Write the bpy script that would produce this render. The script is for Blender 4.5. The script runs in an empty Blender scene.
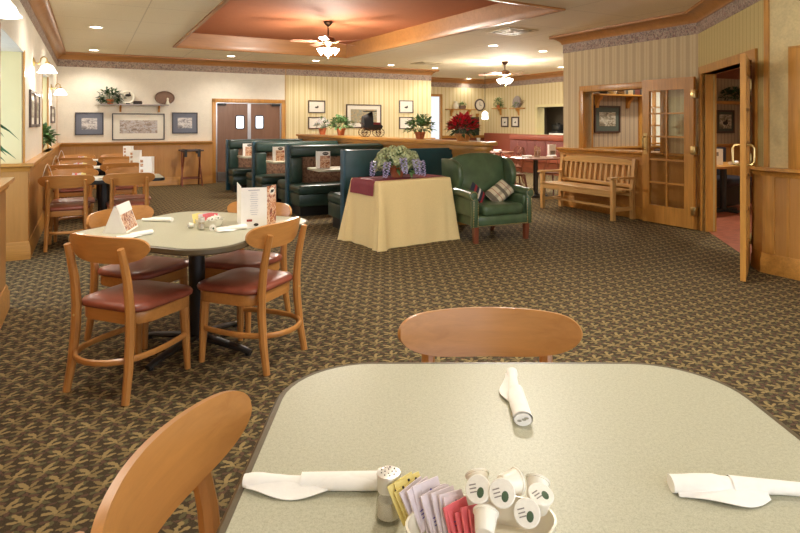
import bpy, bmesh, math, random
from mathutils import Vector, Matrix

# ------------------------------------------------------------------ camera, world, exposure
scene = bpy.context.scene
COL = scene.collection
PI = math.pi
CAM_H = 1.42
FPX = 590.0                     # focal length in pixels for an 800 px wide frame
cam_data = bpy.data.cameras.new('camera')
cam_data.sensor_width = 36.0
cam_data.lens = 36.0 * FPX / 800.0
cam_data.shift_y = -(266.5 - 123.0) / 800.0
cam_data.clip_start = 0.02
cam_data.clip_end = 200.0
cam = bpy.data.objects.new('camera', cam_data)
COL.objects.link(cam)
cam.location = (0, 0, CAM_H)
cam.rotation_euler = (PI / 2, 0, 0)
scene.camera = cam

world = bpy.data.worlds.new('daylight')
scene.world = world
world.use_nodes = True
world.node_tree.nodes['Background'].inputs[0].default_value = (0.88, 0.95, 1.06, 1)
world.node_tree.nodes['Background'].inputs[1].default_value = 1.3

vs = scene.view_settings
vs.view_transform = 'Standard'
vs.look = 'None'
vs.exposure = 1.16
vs.gamma = 1.0
vs.use_curve_mapping = False
try:
    scene.cycles.use_denoising = True
    scene.cycles.max_bounces = 6
    scene.cycles.diffuse_bounces = 4
    scene.cycles.sample_clamp_indirect = 4.0
    scene.cycles.caustics_reflective = False
    scene.cycles.caustics_refractive = False
except Exception:
    pass
E_SPOT, E_FAN, E_SCONCE = 30.0, 150.0, 6.0
WARM = (1.0, 0.93, 0.82)

# ------------------------------------------------------------------ frames of reference
TH = math.radians(27.8)         # the room is turned against the camera
CT, ST = math.cos(TH), math.sin(TH)
def W(u, v, z=0.0):
    return Vector((CT * u - ST * v, ST * u + CT * v, z))
def UV(x, y):
    return (CT * x + ST * y, -ST * x + CT * y)
def G(px, py, z=0.0):           # photograph position -> place at height z
    y = FPX * (CAM_H - z) / (py - 123.0)
    return Vector(((px - 400.0) / FPX * y, y, z))
CEIL = 2.92
CAP = 1.0
BORD0, BORD1 = 2.62, 2.77

# ------------------------------------------------------------------ mesh builder
class MB:
    def __init__(s):
        s.bm = bmesh.new()
    def mesh(s, verts, faces, M=None):
        vs_ = [s.bm.verts.new(M @ Vector(v) if M is not None else Vector(v)) for v in verts]
        out = []
        for f in faces:
            try:
                out.append(s.bm.faces.new([vs_[i] for i in f]))
            except ValueError:
                pass
        return vs_, out
    def box(s, x0, x1, y0, y1, z0, z1, bev=0.0, M=None, seg=2):
        v = [(x0, y0, z0), (x1, y0, z0), (x1, y1, z0), (x0, y1, z0), (x0, y0, z1), (x1, y0, z1), (x1, y1, z1), (x0, y1, z1)]
        f = [(0, 3, 2, 1), (4, 5, 6, 7), (0, 1, 5, 4), (1, 2, 6, 5), (2, 3, 7, 6), (3, 0, 4, 7)]
        vv, ff = s.mesh(v, f, M)
        if bev > 0:
            ed = list({e for q in ff for e in q.edges})
            bmesh.ops.bevel(s.bm, geom=ed, offset=bev, segments=seg, profile=0.5, affect='EDGES')
        return s
    def prism(s, poly, z0, z1, M=None, bev=0.0, seg=2):
        n = len(poly)
        v = [(p[0], p[1], z0) for p in poly] + [(p[0], p[1], z1) for p in poly]
        f = [tuple(range(n - 1, -1, -1)), tuple(range(n, 2 * n))]
        f += [(i, (i + 1) % n, n + (i + 1) % n, n + i) for i in range(n)]
        vv, ff = s.mesh(v, f, M)
        if bev > 0:
            ed = list({e for q in ff[:2] for e in q.edges})
            bmesh.ops.bevel(s.bm, geom=ed, offset=bev, segments=seg, profile=0.5, affect='EDGES')
        return s
    def lathe(s, prof, seg=24, M=None, sx=1.0, sy=1.0, close=False):
        rings = []
        verts, faces = [], []
        for (r, z) in prof:
            if r <= 1e-6:
                rings.append([len(verts)]); verts.append((0, 0, z))
            else:
                rings.append(list(range(len(verts), len(verts) + seg)))
                for k in range(seg):
                    a = 2 * PI * k / seg
                    verts.append((r * math.cos(a) * sx, r * math.sin(a) * sy, z))
        for a, b in zip(rings[:-1], rings[1:]):
            for k in range(seg):
                k2 = (k + 1) % seg
                if len(a) == 1 and len(b) == 1:
                    continue
                if len(a) == 1:
                    faces.append((a[0], b[k], b[k2]))
                elif len(b) == 1:
                    faces.append((a[k], a[k2], b[0]))
                else:
                    faces.append((a[k], a[k2], b[k2], b[k]))
        s.mesh(verts, faces, M)
        return s
    def tube(s, pts, rad, seg=10, closed=False, flat=1.0, up=None, M=None, caps=True):
        pts = [Vector(p) for p in pts]
        n = len(pts)
        rads = rad if isinstance(rad, (list, tuple)) else [rad] * n
        up0 = Vector(up) if up else None
        rings = []
        prev = None
        for i in range(n):
            if closed:
                t = pts[(i + 1) % n] - pts[(i - 1) % n]
            else:
                t = pts[min(i + 1, n - 1)] - pts[max(i - 1, 0)]
            t.normalize()
            if up0 is not None:
                a = up0 - t * up0.dot(t)
            elif prev is None:
                q = Vector((0, 0, 1)) if abs(t.z) < 0.9 else Vector((1, 0, 0))
                a = q - t * q.dot(t)
            else:
                a = prev - t * prev.dot(t)
            a.normalize(); prev = a
            b = t.cross(a)
            ring = []
            for k in range(seg):
                an = 2 * PI * k / seg
                if seg == 4:
                    an += PI / 4
                p = pts[i] + a * math.cos(an) * rads[i] * flat + b * math.sin(an) * rads[i]
                ring.append(s.bm.verts.new(M @ p if M is not None else p))
            rings.append(ring)
        m = n if closed else n - 1
        for i in range(m):
            A, B = rings[i], rings[(i + 1) % n]
            for k in range(seg):
                s.bm.faces.new((A[k], A[(k + 1) % seg], B[(k + 1) % seg], B[k]))
        if caps and not closed:
            s.bm.faces.new(list(reversed(rings[0])))
            s.bm.faces.new(rings[-1])
        return s
    def cyl(s, p0, p1, r0, r1=None, seg=12, M=None):
        return s.tube([p0, p1], [r0, r0 if r1 is None else r1], seg=seg, M=M)
    def ball(s, c, r, sx=1, sy=1, sz=1, seg=12, M=None):
        n = max(4, seg // 2)
        prof = [(r * math.sin(PI * i / n), -r * math.cos(PI * i / n)) for i in range(n + 1)]
        prof[0] = (0, -r); prof[-1] = (0, r)
        T = Matrix.Translation(Vector(c)) @ Matrix.Diagonal((sx, sy, sz, 1))
        return s.lathe(prof, seg, M @ T if M is not None else T)
    def sheet(s, fn, nu, nv, th=0.0, closed_u=False, M=None):
        """fn(a, b) with a, b in 0..1 -> point; a solid of the given thickness if th > 0"""
        def P(i, j):
            return Vector(fn(i / nu, j / nv))
        grid = [[P(i, j) for j in range(nv + 1)] for i in range(nu + 1)]
        verts, faces = [], []
        idx = lambda i, j: i * (nv + 1) + j
        for i in range(nu + 1):
            for j in range(nv + 1):
                verts.append(grid[i][j])
        for i in range(nu):
            for j in range(nv):
                faces.append((idx(i, j), idx(i + 1, j), idx(i + 1, j + 1), idx(i, j + 1)))
        if th > 0:
            N = len(verts)
            back = []
            for i in range(nu + 1):
                for j in range(nv + 1):
                    du = grid[min(i + 1, nu)][j] - grid[max(i - 1, 0)][j]
                    dv = grid[i][min(j + 1, nv)] - grid[i][max(j - 1, 0)]
                    nn = du.cross(dv)
                    if nn.length > 1e-12:
                        nn.normalize()
                    back.append(grid[i][j] - nn * th)
            verts += back
            faces += [tuple(N + k for k in reversed(f)) for f in faces[:]]
            rim = [idx(i, 0) for i in range(nu + 1)] + [idx(nu, j) for j in range(1, nv + 1)] + [idx(i, nv) for i in range(nu - 1, -1, -1)] + [idx(0, j) for j in range(nv - 1, 0, -1)]
            for a, b in zip(rim, rim[1:] + rim[:1]):
                faces.append((b, a, N + a, N + b))
        s.mesh(verts, faces, M)
        return s
    def leaf(s, base, d, up, ln, wd, fold=0.25, droop=0.0):
        d = Vector(d).normalized(); up = Vector(up)
        side = d.cross(up)
        if side.length < 1e-5:
            side = d.orthogonal()
        side.normalize()
        nrm = side.cross(d).normalized()
        b = Vector(base)
        m1 = b + d * ln * 0.45
        tip = b + d * ln - Vector((0, 0, droop * ln))
        l1 = m1 + side * wd / 2 + nrm * wd * fold
        r1 = m1 - side * wd / 2 + nrm * wd * fold
        l0 = b + d * ln * 0.15 + side * wd * 0.3 + nrm * wd * fold * .6
        r0 = b + d * ln * 0.15 - side * wd * 0.3 + nrm * wd * fold * .6
        s.mesh([b, l0, m1, r0, l1, tip, r1], [(0, 2, 1), (0, 3, 2), (1, 2, 4), (3, 6, 2), (4, 2, 5), (2, 6, 5)])
        return s
    def build(s, name, mat, parent=None, smooth=35, label=None):
        bmesh.ops.recalc_face_normals(s.bm, faces=s.bm.faces[:])
        me = bpy.data.meshes.new(name)
        s.bm.to_mesh(me); s.bm.free()
        me.materials.append(mat)
        if smooth:
            for p in me.polygons:
                p.use_smooth = True
            me.set_sharp_from_angle(angle=math.radians(smooth))
        o = bpy.data.objects.new(name, me)
        COL.objects.link(o)
        if parent is not None:
            o.parent = parent
        if label:
            o['label'] = label
        return o

def tag(o, label, cat, group=None, kind=None):
    o['label'] = label; o['category'] = cat
    if group: o['group'] = group
    if kind: o['kind'] = kind
    return o
def thing(name, label, cat, loc, rot=0.0, group=None):
    o = bpy.data.objects.new(name, None)
    o.empty_display_size = 0.05
    COL.objects.link(o)
    o.location = loc; o.rotation_euler = (0, 0, rot)
    return tag(o, label, cat, group)
def dup(root, loc, rot, label, group=None):
    r = root.copy(); COL.objects.link(r)
    r.location = loc; r.rotation_euler = (0, 0, rot)
    r['label'] = label
    if group: r['group'] = group
    def kids(a, b):
        for ch in list(a.children):
            c = ch.copy(); COL.objects.link(c); c.parent = b
            kids(ch, c)
    kids(root, r)
    return r
def struct(name, mb, mat, parent=None, room=True, smooth=35):
    o = mb.build(name, mat, parent, smooth)
    if parent is None:
        o['kind'] = 'structure'
        if room: o.rotation_euler = (0, 0, TH)
    return o
def rotX(a): return Matrix.Rotation(a, 4, 'X')
def rotY(a): return Matrix.Rotation(a, 4, 'Y')
def rotZ(a): return Matrix.Rotation(a, 4, 'Z')
def T(x, y, z): return Matrix.Translation((x, y, z))
def arc(cx, cy, r, a0, a1, n):
    return [(cx + r * math.cos(a0 + (a1 - a0) * i / n), cy + r * math.sin(a0 + (a1 - a0) * i / n)) for i in range(n + 1)]
def rrect(hx, hy, r, n=6, cx=0, cy=0, bulge=0.0):
    p = []
    for (sx, sy, a) in ((1, 1, 0), (-1, 1, PI / 2), (-1, -1, PI), (1, -1, 1.5 * PI)):
        p += arc(cx + sx * (hx - r), cy + sy * (hy - r), r, a, a + PI / 2, n)
    return p

# ------------------------------------------------------------------ materials
def srgb(r, g, b):
    f = lambda c: (c / 255 / 12.92) if c / 255 <= 0.04045 else ((c / 255 + 0.055) / 1.055) ** 2.4
    return (f(r), f(g), f(b), 1.0)
class Nodes:
    def __init__(s, name):
        s.m = bpy.data.materials.new(name)
        s.m.use_nodes = True
        s.nt = s.m.node_tree
        s.bsdf = s.nt.nodes['Principled BSDF']
    def new(s, t, **kw):
        n = s.nt.nodes.new(t)
        for k, v in kw.items():
            setattr(n, k, v)
        return n
    def link(s, a, b):
        s.nt.links.new(a, b)
    def val(s, x, sock):
        if isinstance(x, (int, float)):
            sock.default_value = x
        else:
            s.link(x, sock)
    def math(s, op, a, b=None, c=None):
        n = s.new('ShaderNodeMath', operation=op)
        s.val(a, n.inputs[0])
        if b is not None: s.val(b, n.inputs[1])
        if c is not None: s.val(c, n.inputs[2])
        return n.outputs[0]
    def mix(s, fac, a, b, blend='MIX'):
        n = s.new('ShaderNodeMix', data_type='RGBA', blend_type=blend)
        s.val(fac, n.inputs[0])
        for x, sk in ((a, n.inputs[6]), (b, n.inputs[7])):
            if isinstance(x, tuple): sk.default_value = x
            else: s.link(x, sk)
        return n.outputs[2]
    def coords(s, scale=(1, 1, 1), rot=(0, 0, 0), kind='Object'):
        tc = s.new('ShaderNodeTexCoord')
        mp = s.new('ShaderNodeMapping')
        mp.inputs['Scale'].default_value = scale
        mp.inputs['Rotation'].default_value = rot
        s.link(tc.outputs[kind], mp.inputs[0])
        return mp.outputs[0]
    def noise(s, vec, scale, detail=3, rough=0.55, dist=0.0):
        n = s.new('ShaderNodeTexNoise')
        n.inputs['Scale'].default_value = scale
        n.inputs['Detail'].default_value = detail
        n.inputs['Roughness'].default_value = rough
        n.inputs['Distortion'].default_value = dist
        s.link(vec, n.inputs['Vector'])
        return n.outputs['Fac']
    def ramp(s, fac, stops):
        n = s.new('ShaderNodeValToRGB')
        els = n.color_ramp.elements
        while len(els) < len(stops): els.new(0.5)
        for e, (p, c) in zip(els, stops):
            e.position = p; e.color = c
        s.link(fac, n.inputs[0])
        return n.outputs[0]
    def bump(s, h, strength=0.2, dist=0.005):
        n = s.new('ShaderNodeBump')
        n.inputs['Strength'].default_value = strength
        n.inputs['Distance'].default_value = dist
        s.link(h, n.inputs['Height'])
        s.link(n.outputs[0], s.bsdf.inputs['Normal'])
    def color(s, c):
        if isinstance(c, tuple): s.bsdf.inputs['Base Color'].default_value = c
        else: s.link(c, s.bsdf.inputs['Base Color'])
    def set(s, **kw):
        for k, v in kw.items():
            s.bsdf.inputs[k.replace('_', ' ')].default_value = v

def plain(name, c, rough=0.5, var=0.12, scale=30, metal=0.0, bump=0.0, coat=0.0):
    n = Nodes(name)
    f = n.noise(n.coords(), scale)
    lo = tuple(x * (1 - var) for x in c[:3]) + (1,)
    hi = tuple(min(1, x * (1 + var)) for x in c[:3]) + (1,)
    n.color(n.ramp(f, [(0.3, lo), (0.7, hi)]))
    n.set(Roughness=rough, Metallic=metal)
    if coat: n.set(Coat_Weight=coat, Coat_Roughness=0.15)
    if bump: n.bump(f, bump)
    return n.m
def wood(name, c, axis='z', rough=0.38, contrast=0.22, scale=1.0):
    n = Nodes(name)
    k = {'x': (3, 45, 45), 'y': (45, 3, 45), 'z': (45, 45, 3)}[axis]
    v = n.coords(tuple(a * scale for a in k))
    f1 = n.noise(v, 1.0, 5, 0.6, 0.6)
    k2 = {'x': (.6, 6, 6), 'y': (6, .6, 6), 'z': (6, 6, .6)}[axis]
    f2 = n.noise(n.coords(tuple(a * scale for a in k2)), 1.0, 3, 0.5, 1.5)
    f = n.math('ADD', n.math('MULTIPLY', f1, 0.55), n.math('MULTIPLY', f2, 0.45))
    d = tuple(x * (1 - contrast) * y for x, y in zip(c[:3], (1, .93, .85))) + (1,)
    h = tuple(min(1, x * (1 + contrast)) for x in c[:3]) + (1,)
    n.color(n.ramp(f, [(0.34, d), (0.5, c), (0.66, h)]))
    n.set(Roughness=rough, Coat_Weight=0.25, Coat_Roughness=0.25)
    n.bump(f1, 0.05, 0.002)
    return n.m
def emit(name, c, strength):
    n = Nodes(name)
    n.color((c[0] * .35, c[1] * .35, c[2] * .35, 1))
    n.bsdf.inputs['Emission Color'].default_value = c
    n.bsdf.inputs['Emission Strength'].default_value = strength
    n.set(Roughness=0.3)
    return n.m
def leafmat(name, c, var=0.45, scale=18):
    n = Nodes(name)
    f = n.noise(n.coords(), scale, 2)
    lo = tuple(x * (1 - var) for x in c[:3]) + (1,)
    hi = tuple(min(1, x * (1 + var)) for x in c[:3]) + (1,)
    n.color(n.ramp(f, [(0.35, lo), (0.65, hi)]))
    n.set(Roughness=0.45)
    return n.m

OAK = srgb(176, 122, 66)
CHAIRW = srgb(186, 116, 62)
M = {}
for ax in 'xyz':
    M['oak_' + ax] = wood('oak_' + ax, srgb(188, 134, 62), ax)
    M['chair_' + ax] = wood('chair_wood_' + ax, srgb(190, 132, 70), ax, 0.33, 0.14)
    M['bench_' + ax] = wood('teak_' + ax, srgb(212, 170, 106), ax, 0.5)
    M['redwood_' + ax] = wood('cherry_' + ax, srgb(124, 66, 44), ax, 0.35)
M['wain'] = wood('wainscot_oak', srgb(184, 132, 68), 'z', 0.42, 0.10, 0.7)
M['crown'] = wood('crown_oak', srgb(168, 116, 62), 'x', 0.4, 0.15, .6)
M['seat'] = plain('seat_vinyl', srgb(143, 76, 58), 0.35, 0.12, 14, bump=0.03)
M['edge'] = plain('table_edge', srgb(92, 80, 58), 0.4, 0.1)
M['black'] = plain('black_iron', srgb(30, 30, 30), 0.4, 0.1)
M['dark'] = plain('dark_plastic', srgb(38, 34, 32), 0.5, 0.1)
M['brass'] = plain('brass', srgb(206, 180, 122), 0.3, 0.05, metal=1.0)
M['chrome'] = plain('chrome', srgb(205, 205, 205), 0.2, 0.05, metal=1.0)
M['cap'] = plain('shaker_cap', srgb(222, 218, 212), 0.35, 0.04, metal=.7)
M['steel'] = plain('brushed_steel', srgb(190, 190, 195), 0.35, 0.05, metal=1.0)
M['white'] = plain('white_paper', srgb(246, 243, 238), 0.6, 0.02)
M['napkin'] = plain('white_napkin', srgb(250, 247, 242), 0.85, 0.02, 60, bump=0.15)
M['ceramic'] = plain('cream_ceramic', srgb(240, 234, 214), 0.25, 0.03, coat=0.4)
M['creamer'] = plain('creamer_plastic', srgb(246, 241, 228), 0.3, 0.02)
M['lid'] = plain('creamer_lid', srgb(240, 236, 226), 0.35, 0.04, 200)
M['logo_green'] = plain('print_green', srgb(70, 92, 66), 0.5, 0.1)
M['print_grey'] = plain('print_grey', srgb(140, 132, 126), 0.5, 0.1)
M['print_violet'] = plain('print_violet', srgb(104, 92, 160), 0.5, 0.2)
M['print_dark'] = plain('print_dark', srgb(40, 34, 32), 0.5, 0.1)
M['print_red'] = plain('print_red', srgb(168, 60, 52), 0.5, 0.1)
M['pk_yellow'] = plain('packet_yellow', srgb(240, 222, 140), 0.5, 0.06, 40)
M['pk_white'] = plain('packet_white', srgb(226, 214, 220), 0.5, 0.06, 60)
M['pk_pink'] = plain('packet_pink', srgb(226, 112, 118), 0.5, 0.08, 40)
M['green_leather'] = plain('green_leather', srgb(74, 94, 66), 0.28, 0.18, 9, bump=0.04, coat=0.3)
M['booth'] = plain('booth_vinyl', srgb(40, 62, 54), 0.36, 0.15, 12, coat=0.12, bump=0.02)
M['booth_back'] = plain('booth_back_vinyl', srgb(28, 68, 74), 0.33, 0.15, 6)
M['booth_edge'] = plain('booth_end_vinyl', srgb(44, 82, 100), 0.35, 0.1)
M['terracotta'] = plain('terracotta', srgb(190, 108, 66), 0.7, 0.12)
M['yellow_cloth'] = plain('yellow_cloth', srgb(236, 210, 152), 0.75, 0.04, 90)
M['burgundy'] = plain('burgundy_cloth', srgb(132, 42, 54), 0.55, 0.12, 40)
M['red_vinyl'] = plain('red_vinyl', srgb(156, 84, 62), 0.4, 0.08)
M['tuft'] = plain('rose_fabric', srgb(136, 82, 76), 0.7, 0.2, 40)
M['yellow_paint'] = plain('yellow_paint', srgb(228, 216, 164), 0.7, 0.03, 4)
M['door_brown'] = wood('door_brown', srgb(124, 88, 66), 'z', 0.45, 0.10, .6)
M['fan_blade'] = plain('fan_blade_wood', srgb(150, 104, 84), 0.35, 0.15)
M['bronze'] = plain('bronze', srgb(92, 62, 42), 0.35, 0.1, metal=0.8)
M['shade_lit'] = emit('lit_glass_shade', (1, .93, .82, 1), 9.0)
M['sconce_lit'] = emit('lit_sconce_glass', (1, .93, .82, 1), 6.0)
M['lens_lit'] = emit('lit_lens', (1, .93, .80, 1), 8.0)
M['daylight'] = emit('doorway_glow', (.82, .9, 1, 1), .42)  # glow standing in for the bright room past the bar doorway
M['alcove_fill'] = emit('fill_panel_glow', (.66, .80, 1, 1), 1.8)  # glow of the panels added in the alcoves to brighten the room
M['pane_pale'] = emit('pale_lit_pane', (1, .93, .74, 1), .35)
M['window_small'] = emit('porthole_glass', (.74, .88, .95, 1), .12)
M['black_glass'] = plain('dark_room', srgb(120, 108, 92), 0.6, 0.2)
M['leaf'] = leafmat('leaf_green', srgb(104, 138, 84))
M['leaf_dark'] = leafmat('leaf_dark', srgb(56, 84, 48))
M['leaf_pale'] = leafmat('leaf_pale', srgb(186, 194, 146), .3)
M['leaf_palm'] = leafmat('leaf_palm', srgb(70, 120, 80))
M['red_petal'] = leafmat('red_bract', srgb(206, 36, 48), .3)
M['white_petal'] = leafmat('white_petal', srgb(236, 232, 226), .1)
M['lavender'] = leafmat('lavender_petal', srgb(210, 204, 246), .15)
M['gold_basket'] = plain('gold_basket', srgb(190, 130, 70), .5, .2, 60)
M['frame_dark'] = wood('frame_dark', srgb(74, 54, 44), 'x', .4)
M['frame_blue'] = plain('frame_slate', srgb(58, 54, 62), .4, .1)
M['mat_white'] = plain('mat_white', srgb(232, 226, 212), .8, .02)
M['mat_blue'] = plain('mat_blue', srgb(116, 120, 134), .8, .03)
M['mat_green'] = plain('mat_green', srgb(82, 88, 76), .8, .03)
M['wicker'] = plain('brown_wicker', srgb(132, 104, 88), .7, .25, 120, bump=.3)
M['shelf'] = plain('shelf_paint', srgb(170, 160, 158), .5, .05)
M['vent'] = plain('vent_paint', srgb(196, 178, 140), .5, .05)
M['white_trim'] = plain('white_trim_ring', srgb(240, 232, 214), .4, .02)
M['green_board'] = plain('green_chalkboard', srgb(44, 60, 48), .6, .1)
M['navy'] = plain('navy_fabric', srgb(44, 46, 56), .6, .25, 40)
M['salt'] = plain('salt', srgb(238, 232, 224), .8, .03)
M['orange'] = plain('orange_drink', srgb(214, 120, 50), .4, .1)

def glassmat(name):
    n = Nodes(name)
    n.color((1, 1, 1, 1))
    n.set(Roughness=0.03, Transmission_Weight=1.0, IOR=1.45)
    return n.m
M['glass'] = glassmat('clear_glass')
def panemat(name, gl=.07):
    # thin window pane: mostly clear, a little mirror reflection
    n = Nodes(name)
    g = n.new('ShaderNodeBsdfGlossy'); g.inputs['Roughness'].default_value = .02
    t = n.new('ShaderNodeBsdfTransparent')
    t.inputs[0].default_value = (.93, .92, .88, 1)
    mx = n.new('ShaderNodeMixShader')
    mx.inputs[0].default_value = gl
    n.link(t.outputs[0], mx.inputs[1]); n.link(g.outputs[0], mx.inputs[2])
    n.link(mx.outputs[0], n.nt.nodes['Material Output'].inputs['Surface'])
    return n.m
M['pane'] = panemat('window_pane')
M['glass'] = panemat('clear_thin_glass', .14)

def laminate():
    n = Nodes('table_laminate')
    v = n.coords()
    f = n.noise(v, 420, 2, .6)
    g = n.noise(v, 150, 3, .6)
    c = n.ramp(n.math('ADD', n.math('MULTIPLY', f, .6), n.math('MULTIPLY', g, .4)), [(0.36, srgb(166, 164, 142)), (0.5, srgb(184, 182, 160)), (0.66, srgb(196, 194, 174))])
    n.color(c)
    n.set(Roughness=0.40, Specular_IOR_Level=.3)
    n.bump(f, .03, .001)
    return n.m
M['laminate'] = laminate()

def carpet():
    n = Nodes('patterned_carpet')
    v = n.coords()
    sp = n.new('ShaderNodeSeparateXYZ'); n.link(v, sp.inputs[0])
    wob = n.noise(v, 60, 2)
    wob2 = n.noise(n.coords((1.0, 1.0, 1.0), (0, 0, 1.1)), 55, 2)
    A, B = 0.106, 0.106
    x = n.math('ADD', n.math('DIVIDE', sp.outputs[0], A), n.math('MULTIPLY', n.math('SUBTRACT', wob, .5), .22))
    y = n.math('ADD', n.math('DIVIDE', sp.outputs[1], B), n.math('MULTIPLY', n.math('SUBTRACT', wob2, .5), .20))
    row = n.math('FLOOR', y)
    par = n.math('MODULO', n.math('ABSOLUTE', row), 2.0)
    sh = n.math('MULTIPLY', par, .5)
    fx = n.math('MULTIPLY', n.math('SUBTRACT', n.math('FRACT', n.math('ADD', x, sh)), .5), A)
    fx = n.math('MULTIPLY', fx, n.math('SUBTRACT', 1.0, n.math('MULTIPLY', par, 2.0)))
    fy = n.math('MULTIPLY', n.math('SUBTRACT', n.math('FRACT', y), .5), B)
    base = n.ramp(n.noise(v, 130, 2, .7), [(.35, srgb(30, 24, 20)), (.65, srgb(54, 43, 36))])
    tan_, tan2, olive, wine = srgb(150, 130, 88), srgb(128, 110, 74), srgb(84, 82, 58), srgb(84, 58, 52)
    leaves = [(-0.034, 0.050, .024, .012, 150, wine), (0.040, -0.058, .022, .011, 20, wine), (-0.040, -0.055, .022, .012, 165, olive), (0.044, 0.050, .022, .012, 60, olive), (0.0, -0.050, .020, .010, 95, wine),
              (0.020, 0.036, .030, .0115, 52, tan_), (-0.024, 0.022, .027, .0105, 128, tan2), (0.004, 0.000, .026, .0105, 85, tan_),
              (0.036, 0.002, .024, .010, 12, tan_), (-0.036, -0.010, .024, .010, 172, tan2), (0.020, -0.028, .024, .010, -42, olive),
              (-0.016, -0.030, .026, .0105, 222, tan2)]
    c = base
    for (cx, cy, ln, wd, an, colr) in leaves:
        a = math.radians(an)
        ln *= .84; wd *= .86; cx *= .85; cy *= .85
        dx = n.math('SUBTRACT', fx, cx); dy = n.math('SUBTRACT', fy, cy)
        px = n.math('ADD', n.math('MULTIPLY', dx, math.cos(a) / ln), n.math('MULTIPLY', dy, math.sin(a) / ln))
        py = n.math('ADD', n.math('MULTIPLY', dx, -math.sin(a) / wd), n.math('MULTIPLY', dy, math.cos(a) / wd))
        d = n.math('ADD', n.math('MULTIPLY', px, px), n.math('MULTIPLY', py, py))
        mk = n.math('MULTIPLY', n.math('SUBTRACT', 1.2, d), 2.6)
        mk = n.math('MINIMUM', n.math('MAXIMUM', mk, 0.0), 1.0)
        c = n.mix(mk, c, colr)
    pile = n.noise(v, 420, 2, .7)
    c = n.mix(.16, c, n.ramp(pile, [(.3, (.02, .015, .01, 1)), (.7, srgb(190, 170, 130))]))
    n.color(c)
    n.set(Roughness=.95, Specular_IOR_Level=.1)
    n.bump(pile, .5, .004)
    return n.m
M['carpet'] = carpet()

def stripes(name, axis, c0, c1, c2, period=.15):
    n = Nodes(name)
    v = n.coords()
    sp = n.new('ShaderNodeSeparateXYZ'); n.link(v, sp.inputs[0])
    if axis == 'u': s = sp.outputs[0]
    elif axis == 'v': s = sp.outputs[1]
    else: s = n.math('MULTIPLY', n.math('ADD', sp.outputs[0], sp.outputs[1]), .7071)
    f = n.math('FRACT', n.math('DIVIDE', n.math('ADD', s, 50.0), period))
    wide = n.math('MULTIPLY', n.math('GREATER_THAN', f, .5), n.math('LESS_THAN', f, .92))
    thin = n.math('MULTIPLY', n.math('GREATER_THAN', f, .18), n.math('LESS_THAN', f, .25))
    c = n.mix(wide, c0, c1)
    c = n.mix(thin, c, c2)
    g = n.noise(v, 70, 2)
    c = n.mix(.10, c, n.ramp(g, [(.35, tuple(q * .6 for q in c0[:3]) + (1,)), (.65, c0)]))
    n.color(c); n.set(Roughness=.7)
    return n.m
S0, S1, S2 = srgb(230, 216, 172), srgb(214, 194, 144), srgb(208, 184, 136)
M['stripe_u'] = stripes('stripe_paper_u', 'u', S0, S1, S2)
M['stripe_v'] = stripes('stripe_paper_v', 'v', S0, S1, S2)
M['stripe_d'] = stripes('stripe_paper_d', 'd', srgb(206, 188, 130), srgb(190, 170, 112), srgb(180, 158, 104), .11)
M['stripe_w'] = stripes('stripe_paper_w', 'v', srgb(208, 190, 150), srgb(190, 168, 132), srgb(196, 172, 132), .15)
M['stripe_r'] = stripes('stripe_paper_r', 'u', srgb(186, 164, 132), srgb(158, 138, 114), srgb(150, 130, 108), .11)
def paper(name, c, var=.05):
    n = Nodes(name)
    v = n.coords()
    f = n.noise(v, 7, 5, .7); g = n.noise(v, 45, 3, .6)
    q = n.math('ADD', n.math('MULTIPLY', f, .5), n.math('MULTIPLY', g, .5))
    n.color(n.ramp(q, [(.38, tuple(x * (1 - var) for x in c[:3]) + (1,)), (.62, tuple(min(1, x * (1 + var)) for x in c[:3]) + (1,))]))
    n.set(Roughness=.75)
    return n.m
M['paper'] = paper('cream_paper', srgb(232, 224, 208))
M['paper_r'] = paper('straw_paper', srgb(214, 196, 148), .10)
def border():
    n = Nodes('floral_border')
    v = n.coords()
    vo = n.new('ShaderNodeTexVoronoi'); vo.inputs['Scale'].default_value = 22
    n.link(v, vo.inputs['Vector'])
    f = n.noise(v, 16, 4, .7, 1.0)
    c = n.ramp(f, [(.30, srgb(74, 58, 60)), (.42, srgb(124, 100, 96)), (.5, srgb(188, 168, 150)), (.56, srgb(92, 86, 84)), (.70, srgb(140, 100, 96))])
    c2 = n.ramp(vo.outputs['Distance'], [(.15, srgb(196, 130, 116)), (.5, srgb(200, 180, 158))])
    n.color(n.mix(.2, c, c2)); n.set(Roughness=.75)
    return n.m
M['border'] = border()
def ceil_tiles():
    n = Nodes('ceiling_tiles')
    v = n.coords()
    sp = n.new('ShaderNodeSeparateXYZ'); n.link(v, sp.inputs[0])
    fx = n.math('FRACT', n.math('ADD', n.math('DIVIDE', sp.outputs[0], 1.22), 20.45))
    fy = n.math('FRACT', n.math('ADD', n.math('DIVIDE', sp.outputs[1], 1.22), 20.2))
    lx = n.math('MAXIMUM', n.math('LESS_THAN', fx, .012), n.math('LESS_THAN', fy, .012))
    f = n.noise(v, 90, 3, .7)
    c = n.ramp(f, [(.35, srgb(230, 217, 184)), (.65, srgb(242, 232, 204))])
    n.color(n.mix(n.math('MULTIPLY', lx, .30), c, srgb(120, 100, 66)))
    n.set(Roughness=.85)
    n.bump(f, .15, .003)
    return n.m
M['ceil'] = ceil_tiles()
M['tray'] = paper('tray_paint', srgb(176, 106, 68), .05)
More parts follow.
